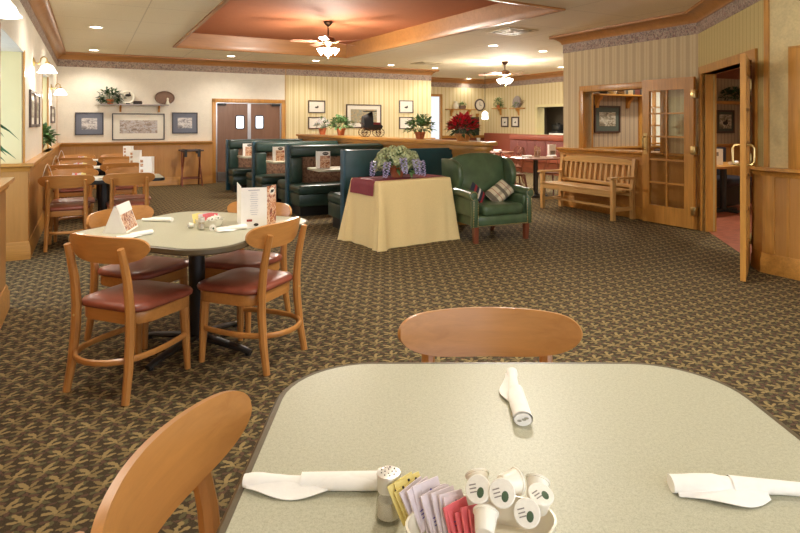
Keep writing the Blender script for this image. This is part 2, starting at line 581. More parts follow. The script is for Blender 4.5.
def tilefloor():
    n = Nodes('terracotta_tiles')
    v = n.coords()
    sp = n.new('ShaderNodeSeparateXYZ'); n.link(v, sp.inputs[0])
    fx = n.math('FRACT', n.math('ADD', n.math('DIVIDE', sp.outputs[0], .2), 50.0))
    fy = n.math('FRACT', n.math('ADD', n.math('DIVIDE', sp.outputs[1], .2), 50.0))
    g = n.math('MAXIMUM', n.math('LESS_THAN', fx, .04), n.math('LESS_THAN', fy, .04))
    c = n.ramp(n.noise(v, 9, 2), [(.35, srgb(150, 82, 58)), (.65, srgb(178, 104, 76))])
    n.color(n.mix(n.math('MULTIPLY', g, .5), c, srgb(100, 70, 56))); n.set(Roughness=.35)
    return n.m
M['tile'] = tilefloor()
def tapestry():
    n = Nodes('booth_fabric')
    v = n.coords()
    f = n.noise(v, 9, 5, .7, 2.0)
    n.color(n.ramp(f, [(.32, srgb(58, 44, 38)), (.46, srgb(128, 94, 74)), (.56, srgb(158, 124, 98)), (.7, srgb(96, 66, 56))]))
    n.set(Roughness=.8)
    return n.m
M['tapestry'] = tapestry()
def plaid():
    n = Nodes('plaid_wool')
    v = n.coords()
    sp = n.new('ShaderNodeSeparateXYZ'); n.link(v, sp.inputs[0])
    fx = n.math('FRACT', n.math('ADD', n.math('DIVIDE', sp.outputs[0], .16), 10.1))
    fy = n.math('FRACT', n.math('ADD', n.math('DIVIDE', sp.outputs[2], .16), 10.3))
    c = n.mix(n.math('LESS_THAN', fx, .3), srgb(206, 194, 164), srgb(112, 102, 86))
    c = n.mix(n.math('MULTIPLY', n.math('LESS_THAN', fy, .25), .45), c, srgb(96, 88, 76))
    c = n.mix(n.math('MULTIPLY', n.math('LESS_THAN', n.math('FRACT', n.math('ADD', fx, .4)), .06), .8), c, srgb(150, 60, 50))
    n.color(c); n.set(Roughness=.9)
    n.bump(n.noise(v, 200, 2), .3, .003)
    return n.m
M['plaid'] = plaid()
def darkstripe():
    n = Nodes('dark_striped_cloth')
    v = n.coords()
    sp = n.new('ShaderNodeSeparateXYZ'); n.link(v, sp.inputs[0])
    fx = n.math('FRACT', n.math('ADD', n.math('DIVIDE', sp.outputs[0], .15), 10.1))
    c = n.mix(n.math('LESS_THAN', fx, .2), srgb(40, 44, 56), srgb(214, 206, 196))
    c = n.mix(n.math('MULTIPLY', n.math('GREATER_THAN', fx, .5), n.math('LESS_THAN', fx, .72)), c, srgb(150, 44, 48))
    n.color(c); n.set(Roughness=.85)
    return n.m
M['darkstripe'] = darkstripe()
def artprint(name, stops, scale=9, dist=1.0, stretch=(1, 1, 2)):
    n = Nodes(name)
    f = n.noise(n.coords(stretch), scale, 5, .65, dist)
    n.color(n.ramp(f, stops)); n.set(Roughness=.5)
    return n.m
M['art_snow'] = artprint('print_winter_scene', [(.3, srgb(96, 92, 96)), (.45, srgb(170, 166, 168)), (.55, srgb(226, 222, 220)), (.7, srgb(150, 132, 112))])
M['art_town'] = artprint('print_street_scene', [(.3, srgb(96, 90, 92)), (.45, srgb(168, 150, 134)), (.58, srgb(206, 202, 204)), (.7, srgb(120, 128, 142))], 12, 1.0, (1, 1, 2.4))
M['art_horse'] = artprint('print_field_scene', [(.3, srgb(66, 58, 48)), (.46, srgb(140, 128, 104)), (.6, srgb(206, 200, 180)), (.7, srgb(92, 84, 66))], 7)
M['art_house'] = artprint('print_house_scene', [(.3, srgb(110, 74, 58)), (.45, srgb(184, 164, 122)), (.58, srgb(120, 130, 118)), (.7, srgb(220, 210, 180))], 14)
M['art_food'] = artprint('print_food_photos', [(.3, srgb(60, 30, 22)), (.43, srgb(186, 112, 66)), (.50, srgb(230, 206, 176)), (.58, srgb(150, 62, 44)), (.70, srgb(90, 84, 48))], 16, 1.5, (1, 1, 1))

# ------------------------------------------------------------------ the setting (room coordinates u along the back wall, v along the left wall)
LW = -0.60          # face of the left wall
BW = 14.40          # face of the back wall
NA = (5.72, 3.35)   # near right corner
WA, WB = (7.25, 5.15), (7.25, 7.70)
struct('floor', MB().box(-4, 7.32, -3, 18.2, -.10, 0).box(7.32, 14.5, 7.62, 18.2, -.10, 0), M['carpet'], smooth=0)
d45 = Vector((NA[0] - WA[0], NA[1] - WA[1])).normalized()
nrm45 = Vector((-d45.y, d45.x))
if nrm45.x < 0: nrm45 = -nrm45      # points into the side room
tf = MB()
a_, b_ = Vector(WA) + d45 * .0, Vector(NA)
tf.prism([(7.30, 5.10), (7.30, 7.60), (14.5, 7.60), (14.5, 0), (5.75, 0), (5.75, 3.36)], -.05, .004)
struct('floor_tiled', tf, M['tile'], smooth=0)

# ceiling with a recessed tray
tray = [(1.50, 5.60), (5.48, 5.88), (5.17, 12.40), (1.50, 12.25)]
out = [(-4, -3), (14.5, -3), (14.5, 18.2), (-4, 18.2)]
cb = MB()
vv = [(p[0], p[1], CEIL) for p in out + tray] + [(p[0], p[1], CEIL + .06) for p in out + tray]
ff = []
for i in range(4):
    j = (i + 1) % 4
    ff += [(i, j, 4 + j, 4 + i), (8 + i, 8 + j, 12 + j, 12 + i), (i, j, 8 + j, 8 + i), (4 + i, 4 + j, 12 + j, 12 + i)]
cb.mesh(vv, ff)
struct('ceiling', cb, M['ceil'], smooth=0)
TRZ = 3.20
tb = MB()
big = [(1.46, 5.56), (5.54, 5.84), (5.22, 12.46), (1.46, 12.31)]
tb.prism(big, TRZ, TRZ + .05)
struct('ceiling_tray', tb, M['tray'], smooth=0)

def sweep(path, prof, closed=False):
    """profile of (distance out from the wall, z) swept along a wall line; the room lies to the right of the direction of travel"""
    mb = MB()
    P = [Vector(p) for p in path]
    n = len(P)
    rings = []
    for i in range(n):
        def rn(a, b):
            d = (P[b] - P[a]).normalized()
            return Vector((d.y, -d.x))
        if closed:
            n0, n1 = rn((i - 1) % n, i), rn(i, (i + 1) % n)
        else:
            n0 = rn(i - 1, i) if i > 0 else rn(i, i + 1)
            n1 = rn(i, i + 1) if i < n - 1 else rn(i - 1, i)
        m = (n0 + n1)
        m = m / max(.2, m.dot(n1))
        rings.append([mb.bm.verts.new((P[i].x + m.x * o, P[i].y + m.y * o, z)) for (o, z) in prof])
    k = len(prof)
    for i in range(n if closed else n - 1):
        A, B = rings[i], rings[(i + 1) % n]
        for j in range(k):
            mb.bm.faces.new((A[j], A[(j + 1) % k], B[(j + 1) % k], B[j]))
    if not closed:
        mb.bm.faces.new(rings[0]); mb.bm.faces.new(list(reversed(rings[-1])))
    return mb
def crown_prof(z1, h, o):
    return [(0, z1 - h), (.02, z1 - h), (.028, z1 - h + .03), (.05, z1 - h * .62), (o * .72, z1 - h * .3), (o - .015, z1 - .045), (o, z1 - .035), (o, z1), (0, z1)]
CROWN = crown_prof(CEIL, CEIL - BORD1, .17)
BORDER = [(0, BORD0), (.006, BORD0), (.006, BORD1), (0, BORD1)]
CAPP = [(0, CAP - .085), (.05, CAP - .085), (.06, CAP - .05), (.075, CAP - .035), (.09, CAP - .03), (.09, CAP), (0, CAP)]
PANEL = [(0, .10), (.038, .10), (.038, CAP - .08), (0, CAP - .08)]
BASE = [(0, 0), (.062, 0), (.062, .125), (.052, .145), (.052, .165), (.044, .185), (0, .185)]

# left wall with two alcoves
wl = MB()
wl.box(LW - .9, LW, -3, 5.35, 0, CEIL)
wl.box(LW - .9, LW, 5.35, 7.30, 2.16, CEIL)
wl.box(LW - .9, LW, 7.30, 9.95, 0, CEIL)
wl.box(LW - .9, LW, 9.95, 11.40, 0, CAP - .02).box(LW - .9, LW, 9.95, 11.40, 2.18, CEIL)
wl.box(LW - .9, LW, 11.40, BW + .15, 0, CEIL)
wl.box(LW - 1.0, LW - .9, 5.0, 11.8, 0, CEIL)
struct('wall_left', wl, M['paper'], smooth=0)
struct('fill_panel_far', MB().box(LW - .90, LW - .88, 10.05, 11.30, CAP + .05, 2.12), M['alcove_fill'], smooth=0)  # unseen glowing panel, added to throw cool light on the back left
struct('fill_panel_near', MB().box(LW - .90, LW - .88, 5.5, 7.2, .5, 2.1), M['alcove_fill'], smooth=0)  # unseen glowing panel, added to light the near left carpet
wy = MB()      # yellow painted reveals of the alcoves
wy.box(LW - .9, LW - .02, 7.285, 7.30, CAP, 2.16).box(LW - .9, LW - .02, 11.385, 11.40, CAP, 2.18)
wy.box(LW - .9, LW - .02, 9.95, 9.965, CAP, 2.18)
wy.box(LW - .9, LW - .02, 5.35, 5.365, CAP, 2.16)
struct('trim_1', wy, M['yellow_paint'], smooth=0)
wc = MB()      # oak corner beads on the piers
for v0 in (7.29, 9.93, 11.38, BW - .05, 5.33):
    wc.box(LW - .012, LW + .008, v0, v0 + .035, CAP, 2.18 if v0 < BW - .1 else 2.4)
struct('trim_2', wc, M['oak_z'], smooth=0)

wb = MB()
D0, D1, DH = 2.66, 4.25, 1.91
wb.box(LW, D0 - .08, BW, BW + .15, 0, CEIL).box(D0 - .08, D1 + .08, BW, BW + .15, DH + .08, CEIL)
struct('wall_back', wb, M['paper'], smooth=0)
wb2 = MB()
wb2.box(D1 + .08, 8.59, BW, BW + .15, 0, CEIL)
struct('wall_back_striped', wb2, M['stripe_u'], smooth=0)
wbar = MB().box(8.44, 8.59, BW + .15, 16.76, 0, CEIL)
struct('wall_bar_return', wbar, M['stripe_v'], smooth=0)
FB = 16.76
wf = MB().box(8.44, 9.66, FB, FB + .15, 0, CEIL).box(9.66, 10.36, FB, FB + .15, 2.3, CEIL).box(10.36, 12.32, FB, FB + .15, 0, CEIL)
struct('wall_bar_back', wf, M['stripe_u'], smooth=0)
FR = 12.17
wr = MB().box(FR, FR + .25, 14.05, FB, 0, CEIL).box(FR, FR + .25, 12.3, 14.05, 0, 1.06).box(FR, FR + .25, 12.3, 14.05, 1.90, CEIL).box(FR, FR + .25, 7.7, 12.3, 0, CEIL)
struct('wall_bar_right', wr, M['stripe_v'], smooth=0)
jm = MB().box(FR - .02, FR + .26, 14.03, 14.12, 1.06, 1.98).box(FR - .02, FR + .26, 12.2, 14.12, 1.90, 1.98)
jm.box(FR - .04, FR + .26, 12.2, 14.16, 1.03, 1.065)
struct('trim_3', jm, M['yellow_paint'], smooth=0)
struct('wall_kitchen', MB().box(FR + 1.6, FR + 1.7, 10.5, 16, 0, CEIL).box(FR + .25, FR + 1.6, 15.4, 15.5, 0, CEIL), M['black_glass'], smooth=0)

# right-hand striped wall with a pass-through
OV0, OV1, OZ1 = 5.72, 7.20, 1.93
ww = MB()
ww.box(7.25, 7.40, WA[1], OV0, 0, CEIL).box(7.25, 7.40, OV0, OV1, 0, CAP - .01).box(7.25, 7.40, OV0, OV1, OZ1, CEIL).box(7.25, 7.40, OV1, 7.70, 0, CEIL)
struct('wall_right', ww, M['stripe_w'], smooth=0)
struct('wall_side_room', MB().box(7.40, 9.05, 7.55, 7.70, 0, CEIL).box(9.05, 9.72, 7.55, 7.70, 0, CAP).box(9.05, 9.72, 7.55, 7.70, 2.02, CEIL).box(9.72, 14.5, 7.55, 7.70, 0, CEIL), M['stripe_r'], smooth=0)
struct('wall_side_front', MB().box(5.87, 14.4, -1.1, -1.0, 0, CEIL), M['paper_r'], smooth=0)
struct('wall_side_far', MB().box(14.4, 14.5, -1, 7.55, 0, CEIL), M['paper_r'], smooth=0)
# 45 degree wall with the doorway
L45 = (Vector(NA) - Vector(WA)).length
DA, DB, DT = .20, 2.04, 2.06
def p45(s, o=0.0):
    q = Vector(WA) + d45 * s + nrm45 * o
    return (q.x, q.y)
def slab45(mb, s0, s1, z0, z1, o0=0.0, o1=.15):
    mb.prism([p45(s0, o0), p45(s1, o0), p45(s1, o1), p45(s0, o1)], z0, z1)
wd = MB()
slab45(wd, 0, DA, 0, CEIL); slab45(wd, DA, DB, DT, CEIL); slab45(wd, DB, L45, 0, CEIL)
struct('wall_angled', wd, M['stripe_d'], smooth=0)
wn = MB().box(5.72, 5.87, -3, NA[1], 0, CEIL)
struct('wall_right_near', wn, M['paper_r'], smooth=0)
tr = MB().box(5.695, 5.72, NA[1] - .03, NA[1] + .012, CAP, BORD0 + .3)
struct('trim_4', tr, M['oak_z'], smooth=0)
tr = MB().box(5.665, 5.72, 2.98, 3.125, CAP, 2.11, .006).box(5.665, 5.72, 1.8, 3.125, 2.11, 2.12)
struct('trim_5', tr, M['oak_z'])

# trims
left_path = [(LW, -3), (LW, 5.35), (LW - .9, 5.35)]
left_path2 = [(LW - .9, 7.30), (LW, 7.30), (LW, BW), (D0 - .09, BW)]
right_path = [(7.9, 7.70), (7.25, 7.70), WA, NA, (5.72, -3)]
back2 = [(D1 + .09, BW), (8.59, BW), (8.59, FB), (9.60, FB)]
farp = [(10.42, FB), (FR, FB), (FR, 7.7)]
ceil_l = [(LW, -3), (LW, BW), (8.59, BW), (8.59, FB), (FR, FB), (FR, 7.7)]
for nm, pr, mt in (('crown', CROWN, 'crown'), ('border', BORDER, 'border')):
    o = struct('trim_6' if nm == 'crown' else 'trim_7', sweep(ceil_l, pr), M[mt])
    o = struct('trim_8' if nm == 'crown' else 'trim_9', sweep(right_path, pr), M[mt])
mbp = [sweep(p, PANEL) for p in (left_path, left_path2)]
struct('wall_left_wainscot', mbp[0], M['wain'], smooth=0)
struct('wall_back_wainscot', mbp[1], M['wain'], smooth=0)
struct('wall_back_wainscot_striped', sweep(back2, PANEL), M['wain'], smooth=0)
struct('wall_bar_wainscot', sweep(farp, PANEL), M['redwood_z'], smooth=0)
# right side: the wainscot stops at the doorway
ra = [(7.9, 7.70), (7.25, 7.70), WA, p45(DA - .10)]
rb = [p45(DB + .10), NA, (5.72, -3)]
struct('wall_right_wainscot', sweep(ra, PANEL), M['wain'], smooth=0)
struct('wall_right_wainscot_near', sweep(rb, PANEL), M['wain'], smooth=0)
struct('wall_side_wainscot', sweep([(7.40, 7.55), (14.3, 7.55)], PANEL), M['oak_z'], smooth=0)
for k, p in enumerate((left_path, left_path2, back2, farp, ra, rb, [(7.40, 7.55), (14.3, 7.55)])):
    struct('trim_%d' % (10 + k), sweep(p, CAPP), M['oak_y'] if k == 0 else M['oak_x'])
    nm = ['left', 'back', 'back_striped', 'bar', 'right', 'right_near', 'side'][k]
    struct('baseboard_' + nm, sweep(p, BASE), M['oak_x'])
# vertical battens on the near right and left wainscot
bt = MB()
for v0 in (3.12, 2.4):
    bt.box(5.672, 5.684, v0, v0 + .02, .19, CAP - .08)
bt.box(5.668, 5.690, NA[1] - .02, NA[1] - .10, .19, CAP - .08)
bt.box(LW + .02, LW + .045, 7.28, 7.34, .19, CAP - .08)
struct('trim_20', bt, M['oak_z'], smooth=0)
# sill of the second alcove
struct('trim_21', MB().box(LW - .5, LW + .085, 9.95, 11.40, CAP - .03, CAP, .005), M['oak_y'])
# pass-through casing
pc = MB()
pc.box(7.21, 7.44, OV1, OV1 + .10, CAP, OZ1 + .02, .004).box(7.21, 7.44, OV0 - .10, OV0, CAP, OZ1 + .02, .004)
pc.box(7.22, 7.43, OV0 - .10, OV1 + .10, OZ1, OZ1 + .10, .006)
pc.box(7.14, 7.45, OV0 - .10, OV1 + .10, CAP - .03, CAP + .004, .004)
struct('trim_22', pc, M['oak_z'])
# doorway casing
dc = MB()
slab45(dc, DA - .10, DA, 0, DT + .09, -.022, .17); slab45(dc, DB, DB + .10, 0, DT + .09, -.022, .17)
slab45(dc, DA - .10, DB + .10, DT, DT + .10, -.026, .172)
slab45(dc, DA, DA + .03, 0, DT, .03, .12)
struct('trim_23', dc, M['oak_z'])
# double-door casing on the back wall
bc = MB()
bc.box(D0 - .09, D0, BW - .02, BW + .10, 0, DH + .09, .004).box(D1, D1 + .09, BW - .02, BW + .10, 0, DH + .09, .004).box(D0 - .09, D1 + .09, BW - .02, BW + .10, DH, DH + .09, .004)
struct('trim_24', bc, M['oak_z'])
struct('trim_25', MB().box(D1 + .10, D1 + .115, BW - .008, BW, CAP, BORD1), M['oak_z'], smooth=0)
bcs = MB()
bcs.box(9.60, 9.68, FB - .02, FB + .1, 0, 2.38).box(10.35, 10.43, FB - .02, FB + .1, 0, 2.38).box(9.60, 10.43, FB - .02, FB + .1, 2.30, 2.38)
struct('trim_26', bcs, M['oak_z'])
# tray fascia
fas = sweep([tray[0], tray[1], tray[2], tray[3]][::-1], [(0, CEIL - .025), (.0, CEIL - .025), (-.05, CEIL - .025), (-.05, CEIL + .0), (-.01, CEIL + .0), (-.01, TRZ), (.035, TRZ), (.03, TRZ - .06), (.012, CEIL + .08), (.012, CEIL)], closed=True)
struct('trim_27', fas, M['crown'])

# bar side: bright doorway, window in the side room
w1 = struct('doorway_panel', MB().box(9.68, 10.35, FB + .06, FB + .07, .02, 2.30), M['daylight'], smooth=0)  # glowing sheet filling the doorway in place of the lit room beyond
wf_ = MB()
for z in (1.02, 1.36, 1.70, 2.0):
    wf_.box(9.05, 9.72, 7.535, 7.60, z, z + .03)
for u in (9.05, 9.36, 9.69):
    wf_.box(u, u + .035, 7.535, 7.60, 1.0, 2.03)
w2 = struct('window_2', wf_, M['oak_z'], smooth=0)
w2b = MB().box(9.06, 9.71, 7.60, 7.61, 1.0, 2.03).build('window_glass', M['pane_pale'], w2, 0)
struct('trim_28', MB().box(9.74, 9.86, 7.52, 7.56, 1.0, 2.3).box(8.93, 9.04, 7.52, 7.56, 1.0, 2.1), M['oak_z'], smooth=0)

# double swing door on the back wall
dw = (D1 - D0) / 2
for k in (0, 1):
    u0, u1 = (D0 + .02, D0 + dw - .02) if k == 0 else (D0 + dw + .02, D1 - .02)
    cx = (D0 + dw - .22) if k == 0 else (D0 + dw + .25)
    leafb = MB()
    hw, z0, z1 = .10, 1.28, 1.60
    leafb.box(u0, cx - hw, BW + .03, BW + .07, .01, DH - .01).box(cx + hw, u1, BW + .03, BW + .07, .01, DH - .01)
    leafb.box(cx - hw, cx + hw, BW + .03, BW + .07, .01, z0).box(cx - hw, cx + hw, BW + .03, BW + .07, z1, DH - .01)
    d = struct('door_%d' % (k + 1), leafb, M['door_brown'], smooth=0)
    rim = MB()
    rim.tube([(p[0], BW + .03, p[1]) for p in rrect(hw, .16, .04, 4, cx, 1.44)], .014, seg=6, closed=True)
    rim.build('window_rim', M['dark'], d)
    MB().prism(rrect(hw, .16, .04, 4, cx, -1.44), -.005, .005, T(0, BW + .045, 0) @ rotX(PI / 2)).build('window_pane', M['window_small'], d, 0)
    st = MB()
    ue = u1 if k == 0 else u0
    st.box(ue - .02, ue + .018, BW + .02, BW + .075, .01, DH)
    uo = u0 if k == 0 else u1
    st.box(uo - .018, uo + .016, BW + .02, BW + .075, .01, DH)
    st.build('metal_edge', M['steel'], d, 0)
    uo2 = u0 + .02 if k == 0 else u1 - .22
    MB().box(uo2, uo2 + .2, BW - .03, BW + .03, DH - .07, DH - .02, .005).build('door_closer', M['dark'], d)
    MB().box(u0 + .03, u1 - .03, BW + .02, BW + .03, .03, .25).build('kick_plate', M['steel'], d, 0)
struct('trim_29', MB().box(D0, D1, BW + .02, BW + .09, DH - .02, DH), M['steel'], smooth=0)

# French doors (local x from the hinge along the leaf)
def french(nm, hinge, end, side):
    dv = Vector(end) - Vector(hinge)
    ang = math.atan2(dv.y, dv.x)
    Lf, H, t = dv.length, 2.03, .045
    o = MB()
    x0, x1 = .14, Lf - .115
    z0, z1 = .26, 1.87
    o.box(0, x0, -t / 2, t / 2, .012, H).box(x1, Lf, -t / 2, t / 2, .012, H).box(x0, x1, -t / 2, t / 2, .012, z0).box(x0, x1, -t / 2, t / 2, z1, H)
    dd = o.build(nm, M['oak_z'], None, 30)
    dd['kind'] = 'structure'
    dd.location = W(hinge[0], hinge[1], .004); dd.rotation_euler = (0, 0, TH + ang)
    mu = MB()
    for i in range(1, 5):
        z = z0 + (z1 - z0) * i / 5
        mu.box(x0, x1, -.014, .014, z - .012, z + .012)
    mu.box((x0 + x1) / 2 - .012, (x0 + x1) / 2 + .012, -.014, .014, z0, z1)
    mu.build('glazing_bars', M['oak_x'], dd, 30)
    for i in range(5):
        for j in range(2):
            za, zb = z0 + (z1 - z0) * i / 5, z0 + (z1 - z0) * (i + 1) / 5
            xa = x0 if j == 0 else (x0 + x1) / 2
            xb = (x0 + x1) / 2 if j == 0 else x1
            MB().box(xa + .005, xb - .005, -.003, .003, za + .005, zb - .005).build('glass_pane', M['pane'], dd, 0)
    for sd in (-1, 1):
        h = MB()
        xh, zc = Lf - .055, 1.13
        y = sd * (t / 2)
        h.tube([(xh, y, zc - .09), (xh, y + sd * .045, zc - .085), (xh, y + sd * .06, zc - .06), (xh, y + sd * .06, zc + .06), (xh, y + sd * .045, zc + .085), (xh, y, zc + .09)], .010, seg=8)
        if side:
            h.box(xh - .03, xh + .03, min(y, y + sd * .006), max(y, y + sd * .006), zc - .16, zc + .14)
        h.build('door_handle', M['brass'], dd)
    for z in (.25, 1.05, 1.80):
        MB().box(-.03, .035, -t / 2 - .012, t / 2 + .012, z - .055, z + .055, .003).cyl((-.012, -.034, z - .055), (-.012, -.034, z + .055), .012).build('hinge', M['brass'], dd)
    return dd
hA = p45(DA - .04, -.085)
french('door_3', hA, (hA[0] - .005, hA[1] + .81), True)
hB = p45(DB - .02, -.05)
french('door_4', hB, (hB[0] - .775, hB[1] - .435), False)

# low partition behind the booths, with a ledge for plants
H0, H1 = UV(-2.22, 13.6), UV(1.10, 7.88)
HW = Vector((H1[0] - H0[0], H1[1] - H0[1], 0)); HL = HW.length
hang = math.atan2(HW.y, HW.x)
hw = MB().box(0, HL - .40, -.07, .07, 0, 1.08)
o = hw.build('wall_center', M['oak_x'], None, 0); o['kind'] = 'structure'
o.location = W(*H0); o.rotation_euler = (0, 0, TH + hang)
LEDGE = 1.17
cp = MB()
outl = [(-.05, -.17), (HL - .1, -.19), (HL + .02, -.19)] + arc(HL + .02, 0, .19, -PI / 2, PI / 2, 8) + [(HL + .02, .19), (HL - .1, .19), (-.05, .17)]
cp.prism(outl, 1.12, LEDGE, None, .012)
inn = [(-.03, -.13), (HL, -.14)] + arc(HL, 0, .14, -PI / 2, PI / 2, 8) + [(HL, .14), (-.03, .13)]
cp.prism(inn, 1.05, 1.12, None, .015)
inn2 = [(-.02, -.10), (HL, -.10)] + arc(HL, 0, .10, -PI / 2, PI / 2, 8) + [(HL, .10), (-.02, .10)]
cp.prism(inn2, .98, 1.05)
o = cp.build('trim_30', M['oak_x']); o['kind'] = 'structure'
o.location = W(*H0); o.rotation_euler = (0, 0, TH + hang)
def ledge(px):      # place on the ledge seen at a given photograph column
    t = (px - 400.0) / FPX
    a = W(*H0); b = W(*H1)
    k = (t * a.y - a.x) / ((b.x - a.x) - t * (b.y - a.y))
    p = a + (b - a) * k
    return Vector((p.x, p.y, LEDGE))

# ------------------------------------------------------------------ lights that belong to the ceiling
def add_light(kind, loc, energy, parent=None, color=WARM, size=.06, spot=None):
    ld = bpy.data.lights.new('lamp_light', kind)
    ld.energy = energy; ld.color = color
    ld.shadow_soft_size = size
    if kind == 'SPOT':
        ld.spot_size = math.radians(spot or 130); ld.spot_blend = .6
    o = bpy.data.objects.new('lamp_light', ld)
    COL.objects.link(o)
    o.location = loc
    if parent: o.parent = parent
    return o
def downlight(p, label, energy=None, group=None):
    t = thing('recessed_light', label, 'ceiling light', (p.x, p.y, CEIL), 0, group)
    r = MB()
    r.lathe([(.085, .004), (.105, .002), (.108, -.006), (.085, -.008), (.080, .02), (.085, .004)], 24)
    r.build('trim_ring', M['white_trim'], t)
    MB().lathe([(0, -.004), (.082, -.003)], 24).build('lens', M['lens_lit'], t)
    add_light('SPOT', (0, 0, -.03), energy or E_SPOT, t, spot=140)
    return t
DL = [((96, 27), 'recessed ceiling light over the left wall, nearest to camera of the pair there'),
      ((94, 50), 'recessed ceiling light in the back left corner above the wall shelf'),
      ((231, 56), 'recessed ceiling light in front of the brown double doors'),
      ((316, 60.5), 'recessed ceiling light just below the tray ceiling fan'),
      ((391, 65), 'recessed ceiling light above the striped back wall with framed prints'),
      ((435, 68), 'recessed ceiling light beside the ceiling vent near bar entrance'),
      ((493, 45.5), 'recessed ceiling light between square vent and the far ceiling fan'),
      ((543, 51), 'recessed ceiling light nearest the striped wall corner on right'),
      ((561, 67), 'recessed ceiling light half cut off by striped wall corner'),
      ((469, 78.5), 'small far recessed ceiling light left of the bar ceiling fan')]
for (px, py), lb in DL:
    y = FPX * (CEIL - CAM_H) / (123 - py)
    downlight(Vector(((px - 400) / FPX * y, y, 0)), lb, 10 if py > 70 else (62 if px in (543, 493) else (17 if px in (391, 435) else None)))
NEAR_FILL = [W(6.0, 3.0) * .985, W(.09, 7.2), W(.09, 4.0), W(3.4, 3.6), W(1.2, 1.8), W(3.4, .6), W(.3, -1.2), W(5.9, 7.9)]  # unseen downlights added to brighten the foreground and right walls
for i, p in enumerate(NEAR_FILL[:7]):
    downlight(p, 'added fill light near the camera, an unseen recessed ceiling light', 75 if i == 0 else None, 'added unseen ceiling lights')

def vent(px, py, w, label):
    y = FPX * (CEIL - CAM_H) / (123 - py)
    t = thing('ceiling_vent', label, 'vent', ((px - 400) / FPX * y, y, CEIL), TH)
    f = MB()
    h = w / 2
    for (a, b, c, d) in ((-h, h, -h, -h + .05), (-h, h, h - .05, h), (-h, -h + .05, -h + .05, h - .05), (h - .05, h, -h + .05, h - .05)):
        f.box(a, b, c, d, -.014, 0, .003)
    f.build('frame', M['vent'], t)
    g = MB()
    for k in range(1, 4):
        q = h - .05 - k * .055
        if q > .02:
            for (a, b, c, d) in ((-q, q, -q, -q + .03), (-q, q, q - .03, q), (-q, -q + .03, -q + .03, q - .03), (q - .03, q, -q + .03, q - .03)):
                g.box(a, b, c, d, -.012 - .004 * k, -.002)
    g.build('louvres', M['vent'], t, 0)
    MB().box(-h + .04, h - .04, -h + .04, h - .04, -.004, 0).build('duct_opening', M['dark'], t, 0)
vent(512, 31, .60, 'square louvred ceiling vent between tray ceiling and striped wall corner')
vent(427, 63, .60, 'square louvred ceiling vent further back near the bar entrance')

def fan(loc, rot, drop, label, nsh=4):
    t = thing('ceiling_fan', label, 'ceiling fan', loc, rot)
    MB().lathe([(0, 0), (.075, 0), (.08, -.02), (.05, -.065), (.02, -.085), (0, -.085)], 24).build('canopy', M['bronze'], t)
    MB().cyl((0, 0, -.08), (0, 0, -drop), .013).build('downrod', M['bronze'], t)
    MB().lathe([(0, -drop + .02), (.05, -drop + .015), (.11, -drop - .02), (.125, -drop - .06), (.115, -drop - .10), (.07, -drop - .13), (.045, -drop - .16), (0, -drop - .165)], 28).build('motor', M['bronze'], t)
    zb = -drop - .09
    for k in range(5):
        a = 2 * PI * k / 5
        R = rotZ(a)
        ir = MB(); ir.tube([(.09, 0, zb), (.15, 0, zb - .015), (.2, 0, zb + .003)], .012, seg=6, M=R)
        b = MB()
        b.prism([(.18, -.045), (.3, -.06), (.6, -.068), (.645, -.05), (.655, 0), (.645, .05), (.6, .068), (.3, .06), (.18, .045)], -.004, .004, R @ T(0, 0, zb + .006) @ rotX(.21))
        bo = b.build('blade', M['fan_blade'], t)
        ir.build('blade_iron', M['brass'], bo)
    zl = -drop - .17
    MB().lathe([(0, zl + .01), (.045, zl), (.055, zl - .03), (.03, zl - .06), (0, zl - .065)], 20).build('light_fitter', M['brass'], t)
    for k in range(nsh):
        a = 2 * PI * k / nsh + PI / 4
        R = rotZ(a) @ T(.075, 0, zl - .035) @ rotY(-.95)
        s = MB()
        s.lathe([(.018, .01), (.03, -.01), (.045, -.04), (.055, -.07), (.07, -.105), (.066, -.105), (.05, -.07), (.025, -.012), (.012, 0)], 20, R)
        so = s.build('glass_shade', M['shade_lit'], t)
    ch = MB(); ch.cyl((.02, .02, zl - .05), (.02, .02, zl - .20), .003, seg=6).ball((.02, .02, zl - .205), .008, seg=8)
    ch.build('pull_chain', M['brass'], t)
    add_light('POINT', (0, 0, zl - .13), E_FAN if loc[1] > 5 else 45, t, size=.2)
    return t
fc = UV(-1.26, 10.35)
fan((-1.26, 10.35, TRZ), .9, .27, 'ceiling fan with lit glass shades hanging in the brown tray ceiling')
fan((2.56, 14.4, CEIL), .2, .22, 'ceiling fan with lit glass shades on flat ceiling near the bar')
fan((0.75, 3.9, CEIL), .5, .22, 'added unseen ceiling fan with lit glass shades, brightening the nearest table')  # unseen fan added for its light on ceiling and foreground

